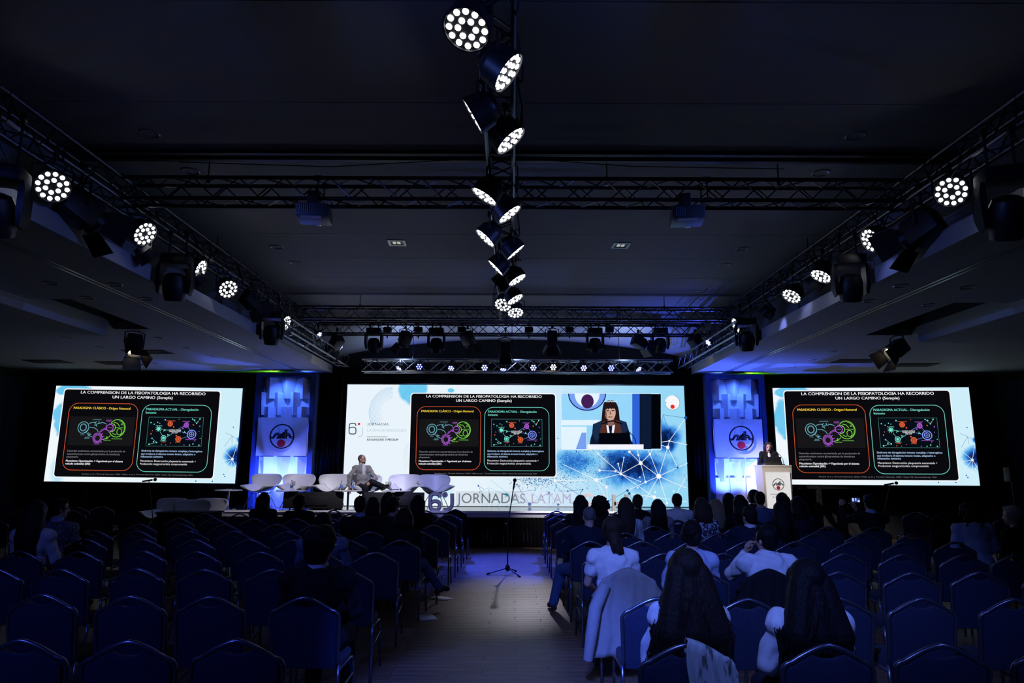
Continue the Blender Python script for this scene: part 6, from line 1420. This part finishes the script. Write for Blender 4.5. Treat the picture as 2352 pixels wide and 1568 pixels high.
audience('woman turned left in front of the right decorative panel', 1728, 1123, 8, hair='bob', hcol='dark', top=C['black'], yaw=1.2)
audience('man in white shirt resting his chin on his hand', 1757, 1207, 2, hair='short', hcol='black', top=C['white'], female=False, collar=C['white'], yaw=.5, glasses=True, vox=.011, puffy=.15, sw=.195, arms=dict(elL=(-.25, .36, .82), wrL=(-.13, .30, 1.02), haL=(-.09, .27, 1.09)), curl=(1.3, .6))
audience('person with dark hair directly in front of the lectern panel', 1795, 1130, 7, hair='straight', hcol='black', top=C['black'], hlen=.25)
audience('long haired woman in black one row behind the head at the lectern', 1792, 1150, 5, hair='long', hcol='black', top=C['black'], hlen=.42)
audience('dark haired woman right of the lectern front', 1830, 1139, 6, hair='long', hcol='dark', top=C['navy'], hlen=.25, hwid=1.05)
audience('man in black jacket holding up a phone to take a picture', 1995, 1133, 6, hair='short', hcol='black', top=C['suit'], female=False, collar=C['ltblue'], yaw=.1, sw=.2, vox=.013, arms=dict(elL=(-.33, .26, .98), wrL=(-.31, .38, 1.18), haL=(-.28, .42, 1.245), elR=(.2, .34, .92), wrR=(-.05, .44, 1.12), haR=(-.09, .44, 1.19)), curl=(1.2, 1.2))
audience('curly haired man in blue shirt bending forward near the right wall', 2232, 1150, 9.2, hair='curly', hcol='brown', top=C['ltblue'], female=False, lean=.3, pitch=-.35, rz=-.2, hwid=.8, vox=.014, sleeve='elbow', collar=C['ltblue'])
audience('white haired person in dark clothes at the right edge of the view', 2354, 1158, 8.3, hair='short', hcol='white', top=C['coat'], bottom=C['grey'], female=False, rz=.35, lean=.2, yaw=.2)
# the two women nearest to the camera
audience('woman with very long dark wavy hair and pale blouse, nearest right of the aisle', 1574, 1262, 0, hair='wavy', hcol='dark', top=C['cream'], hlen=.58, hwid=1.7, vox=.010, hvox=.006, puffy=.15, headk=1.05, sw=.15)
audience('woman with long black wavy hair and white puffed blouse beside the nearest woman', 1848, 1288, 0, hair='wavy', hcol='black', top=C['white'], hlen=.5, hwid=1.6, vox=.010, hvox=.006, puffy=.45, headk=1.03, yaw=.1, sw=.155)

# phone in the raised hands
pp = at_y(1965, 1148, ROWS[6] + .46)
ph = thing('smartphone', 'lit smartphone held up by the man in black jacket', 'phone', pp, .1); MB().rbox((0, 0, 0), (.15, .009, .075), .003).build('case', BLACK, ph)
MB().bbox((-.068, -.006, -.033), (.068, -.0048, .033)).build('display', glow('phone_display', srgb(40, 60, 120), 1.0), ph, False)
b = MB(); b.poly([(-.06, -.02), (-.03, -.02), (-.03, .03), (-.06, .03)], -.0065); b.poly([(-.01, -.01), (.01, -.01), (.01, .03), (-.01, .03)], -.0065); b.poly([(.03, -.03), (.065, -.03), (.065, .0), (.03, .0)], -.0065); b.build('picture_on_display', glow('phone_bright', srgb(190, 205, 255), 1.0), ph, False)

# man seated on the stage, legs crossed, looking towards the lectern
x = at_y(835, 1120, LCY).x
J = seated_joints(.165, .96, -.2, 0.0)
for n in J: J[n] = J[n] + Vector((0, -.16, -.055))
J.update(elR=Vector((.34, -.02, .74)), wrR=Vector((.36, .03, .50)), haR=Vector((.36, .06, .42)), elL=Vector((-.22, .18, .68)), wrL=Vector((-.05, .28, .60)), haL=Vector((.0, .33, .58)),
         knL=Vector((-.06, .34, .60)), anL=Vector((-.26, .56, .50)), toL=Vector((-.36, .66, .53)), thL=Vector((-.08, .02, .46)), thR=Vector((.08, .02, .46)), knR=Vector((.10, .38, .46)), anR=Vector((.10, .36, .10)), toR=Vector((.10, .52, .045)))
stage_man = person('bald bearded man in grey tweed jacket sitting on stage, looking right', (x, LCY - .02, STAGE_Z + .01), -2.55, J, hair='stubble', hcol='shaved', top=C['tweed'], bottom=C['black'], yaw=.75, female=False, vox=.010, collar=C['white'], curl=(.7, .35))
b = MB(); pc = J['chest']; b.ball(pc + Vector((0, .085, .0)), (.06, .055, .19), 14, 10); b.build('shirt_front', C['white'], stage_man)
hb = MB(); RHm = Matrix.Rotation(.75, 3, 'Z'); hb.ball(J['head'] + RHm @ Vector((0, .03, -.082)), (.054, .058, .042), 14, 10, RHm); hb.build('beard', HAIRS['dark'], stage_man)

# speaker standing behind the lectern
J = standing_joints(.165, 1.56)
J.update(elL=J['elL'] + Vector((-.02, .06, 0)), wrL=Vector((-.15, .34, 1.03)), haL=Vector((-.10, .42, 1.03)), wrR=Vector((.15, .34, 1.03)), haR=Vector((.10, .42, 1.03)))
p = at_y(1764, 1016, 16.55)
speaker = person('speaker with long brown hair and dark blazer standing behind the lectern', (p.x, 16.55, STAGE_Z + .006), PI - .25, J, hair='straight', hcol='brown', top=C['suit'], bottom=C['black'], pitch=-.12, hlen=.42, vox=.010)
b = MB(); b.ball(J['chest'] + Vector((0, .085, .06)), (.04, .035, .10), 12, 8); b.build('blouse', C['white'], speaker)
RS2 = Matrix.Rotation(-.12, 3, 'X'); b = MB(); hc = J['head']
for s in (-1, 1): b.tube([hc + RS2 @ Vector((s * .03 + .022 * math.cos(a), .055 + .008 * math.sin(a), .112 + .012 * math.sin(a))) for a in [2 * PI * i / 12 for i in range(12)]], .0025, 5, closed=True)
b.build('spectacles', mat('spectacle_clear', (.5, .55, .6), .1, .8), speaker)

bpy.data.scenes.remove(WORK)

# ================================================================== THINGS LEFT ON CHAIRS AND FLOOR
def drape_over(seat, label, name, m, x0=-.3, x1=.3, zb=.3, zf=.6, flare=.08, seed=0, thick=.008, cat='jacket', tail=0.0, sleeve=False):
    """cloth hung over the back of a chair: up the rear, over the crest and a little down the front"""
    X, Y, rz = SEATS[seat]; t = thing(name, label, cat, (X, Y, 0), rz); r = random.Random(seed); n, m_ = 36, 26; ph = [r.uniform(0, 6) for _ in range(4)]; b = MB()
    for j in range(m_ + 1):
        v = j / m_
        for i in range(n + 1):
            u = i / n; x = x0 + (x1 - x0) * u; xc = max(-CW, min(CW, x)); zt = top_z(xc) + .018 - max(0, abs(x) - CW) * 1.3
            if v < .62:
                w = v / .62; lo = zb + tail * (1 - u) + .02 * math.sin(9 * u + ph[0]); z = lo + (zt - lo) * w; fl = (1 - w) ** 1.3
                y = back_y(min(z, .9)) - .032 - fl * flare - .014 * math.sin(u * 17 + ph[1]) * (.3 + fl) - .006 * math.sin(u * 41 + ph[2]); xx = x * (1 + .22 * fl) + .01 * math.sin(z * 16 + ph[3])
            elif v < .76:
                a = (v - .62) / .14 * PI; z = zt + .012 * math.sin(a); y = back_y(.9) - .032 * math.cos(a); xx = x
            else:
                w = (v - .76) / .24; z = zt - (zt - zf) * w; y = back_y(min(z, .9)) + .045 + .01 * math.sin(u * 15 + ph[0]); xx = x * (1 - .05 * w)
            b.v.append((xx, y, z))
    b.f = [(j * (n + 1) + i, j * (n + 1) + i + 1, (j + 1) * (n + 1) + i + 1, (j + 1) * (n + 1) + i) for j in range(m_) for i in range(n)]
    o = b.build('cloth', m, t, 'all'); md = o.modifiers.new('t', 'SOLIDIFY'); md.thickness = thick; md.offset = 0
    if sleeve:
        for sx in (-1,):
            b = MB(); b.tube([(sx * .20, back_y(.85) - .05, .80), (sx * .29, -.17, .62), (sx * .33, -.22, .42), (sx * .36, -.2, .22)], [.05, .055, .05, .04], 12); b.build('sleeve', m, t)
    return t
BEIGE = cloth_mat('cloth_beige_jacket', (.26, .245, .23), .85, 40, .5, .12)
def leaf_mat():
    m = mat('cloth_leaf_print', (.42, .42, .40), .85, var=.08, bump=.2, bscale=14); nt = m.node_tree; N = nt.nodes; L = nt.links; b = N['Principled BSDF']
    tc = N.new('ShaderNodeTexCoord'); mp = N.new('ShaderNodeMapping'); mp.inputs['Rotation'].default_value = (0, .6, 0); mp.inputs['Scale'].default_value = (26, 1, 7); L.new(tc.outputs['Object'], mp.inputs[0])
    no = N.new('ShaderNodeTexNoise'); no.inputs['Scale'].default_value = 1.0; no.inputs['Detail'].default_value = 2; no.inputs['Distortion'].default_value = .8; L.new(mp.outputs[0], no.inputs[0])
    mr = N.new('ShaderNodeMapRange'); mr.inputs[1].default_value = .56; mr.inputs[2].default_value = .62; L.new(no.outputs[0], mr.inputs[0])
    mx = N.new('ShaderNodeMix'); mx.data_type = 'RGBA'; mx.inputs[6].default_value = (.42, .43, .40, 1); mx.inputs[7].default_value = (.10, .11, .09, 1); L.new(mr.outputs[0], mx.inputs[0]); L.new(mx.outputs[2], b.inputs['Base Color']); return m
drape_over(('right', 2, 0), 'beige jacket hung over the chair of the woman in white tee', 'draped_jacket', BEIGE, -.31, .29, .34, .66, .12, 1, tail=-.16, sleeve=True)
drape_over(('right', 2, 2), 'black jacket hung over the chair of the man in white shirt', 'draped_jacket', C['black'], -.27, .27, .36, .66, .06, 2)
drape_over(('right', 0, 0), 'pale leaf printed scarf hung over the nearest occupied chair', 'draped_scarf', leaf_mat(), .0, .25, .36, .6, .05, 3, cat='scarf')
drape_over(('left', 9, 0), 'black jacket hung over the front row chair left of the aisle', 'draped_jacket', C['black'], -.25, .25, .4, .66, .05, 4)
drape_over(('rw', 0, 1), 'dark red brown coat hung over a chair near the right wall', 'draped_jacket', cloth_mat('cloth_maroon', (.03, .008, .008)), -.27, .25, .12, .6, .1, 5)
def paper(px, py, a, label, col=(.6, .6, .62)):
    p = at_z(px, py, .002); t = MB().add([(-.105, -.148, 0), (.105, -.148, 0), (.105, .148, .004), (-.105, .148, .002)], [(0, 1, 2, 3)]).build('paper_sheet', mat('paper_white', col, .8, var=.03)); t.location = (p.x, p.y, .003); t.rotation_euler = (0, 0, a)
    md = t.modifiers.new('t', 'SOLIDIFY'); md.thickness = .0015; tag(t, label, 'paper', 'papers on the floor')
paper(980, 1418, .4, 'white paper lying on the floor under a chair left of the aisle, nearer one'); paper(1012, 1374, 1.0, 'white paper lying on the floor under a chair left of the aisle, farther one')
# stereo pole far right
p = at_y(2330, 1150, 15.5); t = thing('speaker_stand', 'dark thin loudspeaker stand at the far right beside the right screen', 'speaker stand', (p.x, 15.5, 0))
MB().cyl((0, 0, .05), (0, 0, 1.5), .02, seg=10).build('pole', BLACK, t); MB().rbox((0, 0, 1.62), (.2, .2, .32), .02).build('speaker_box', BLACK, t); MB().lathe([(.001, 0), (.25, 0), (.25, .015), (.03, .06), (.001, .06)], 24).build('base', BLACK, t)
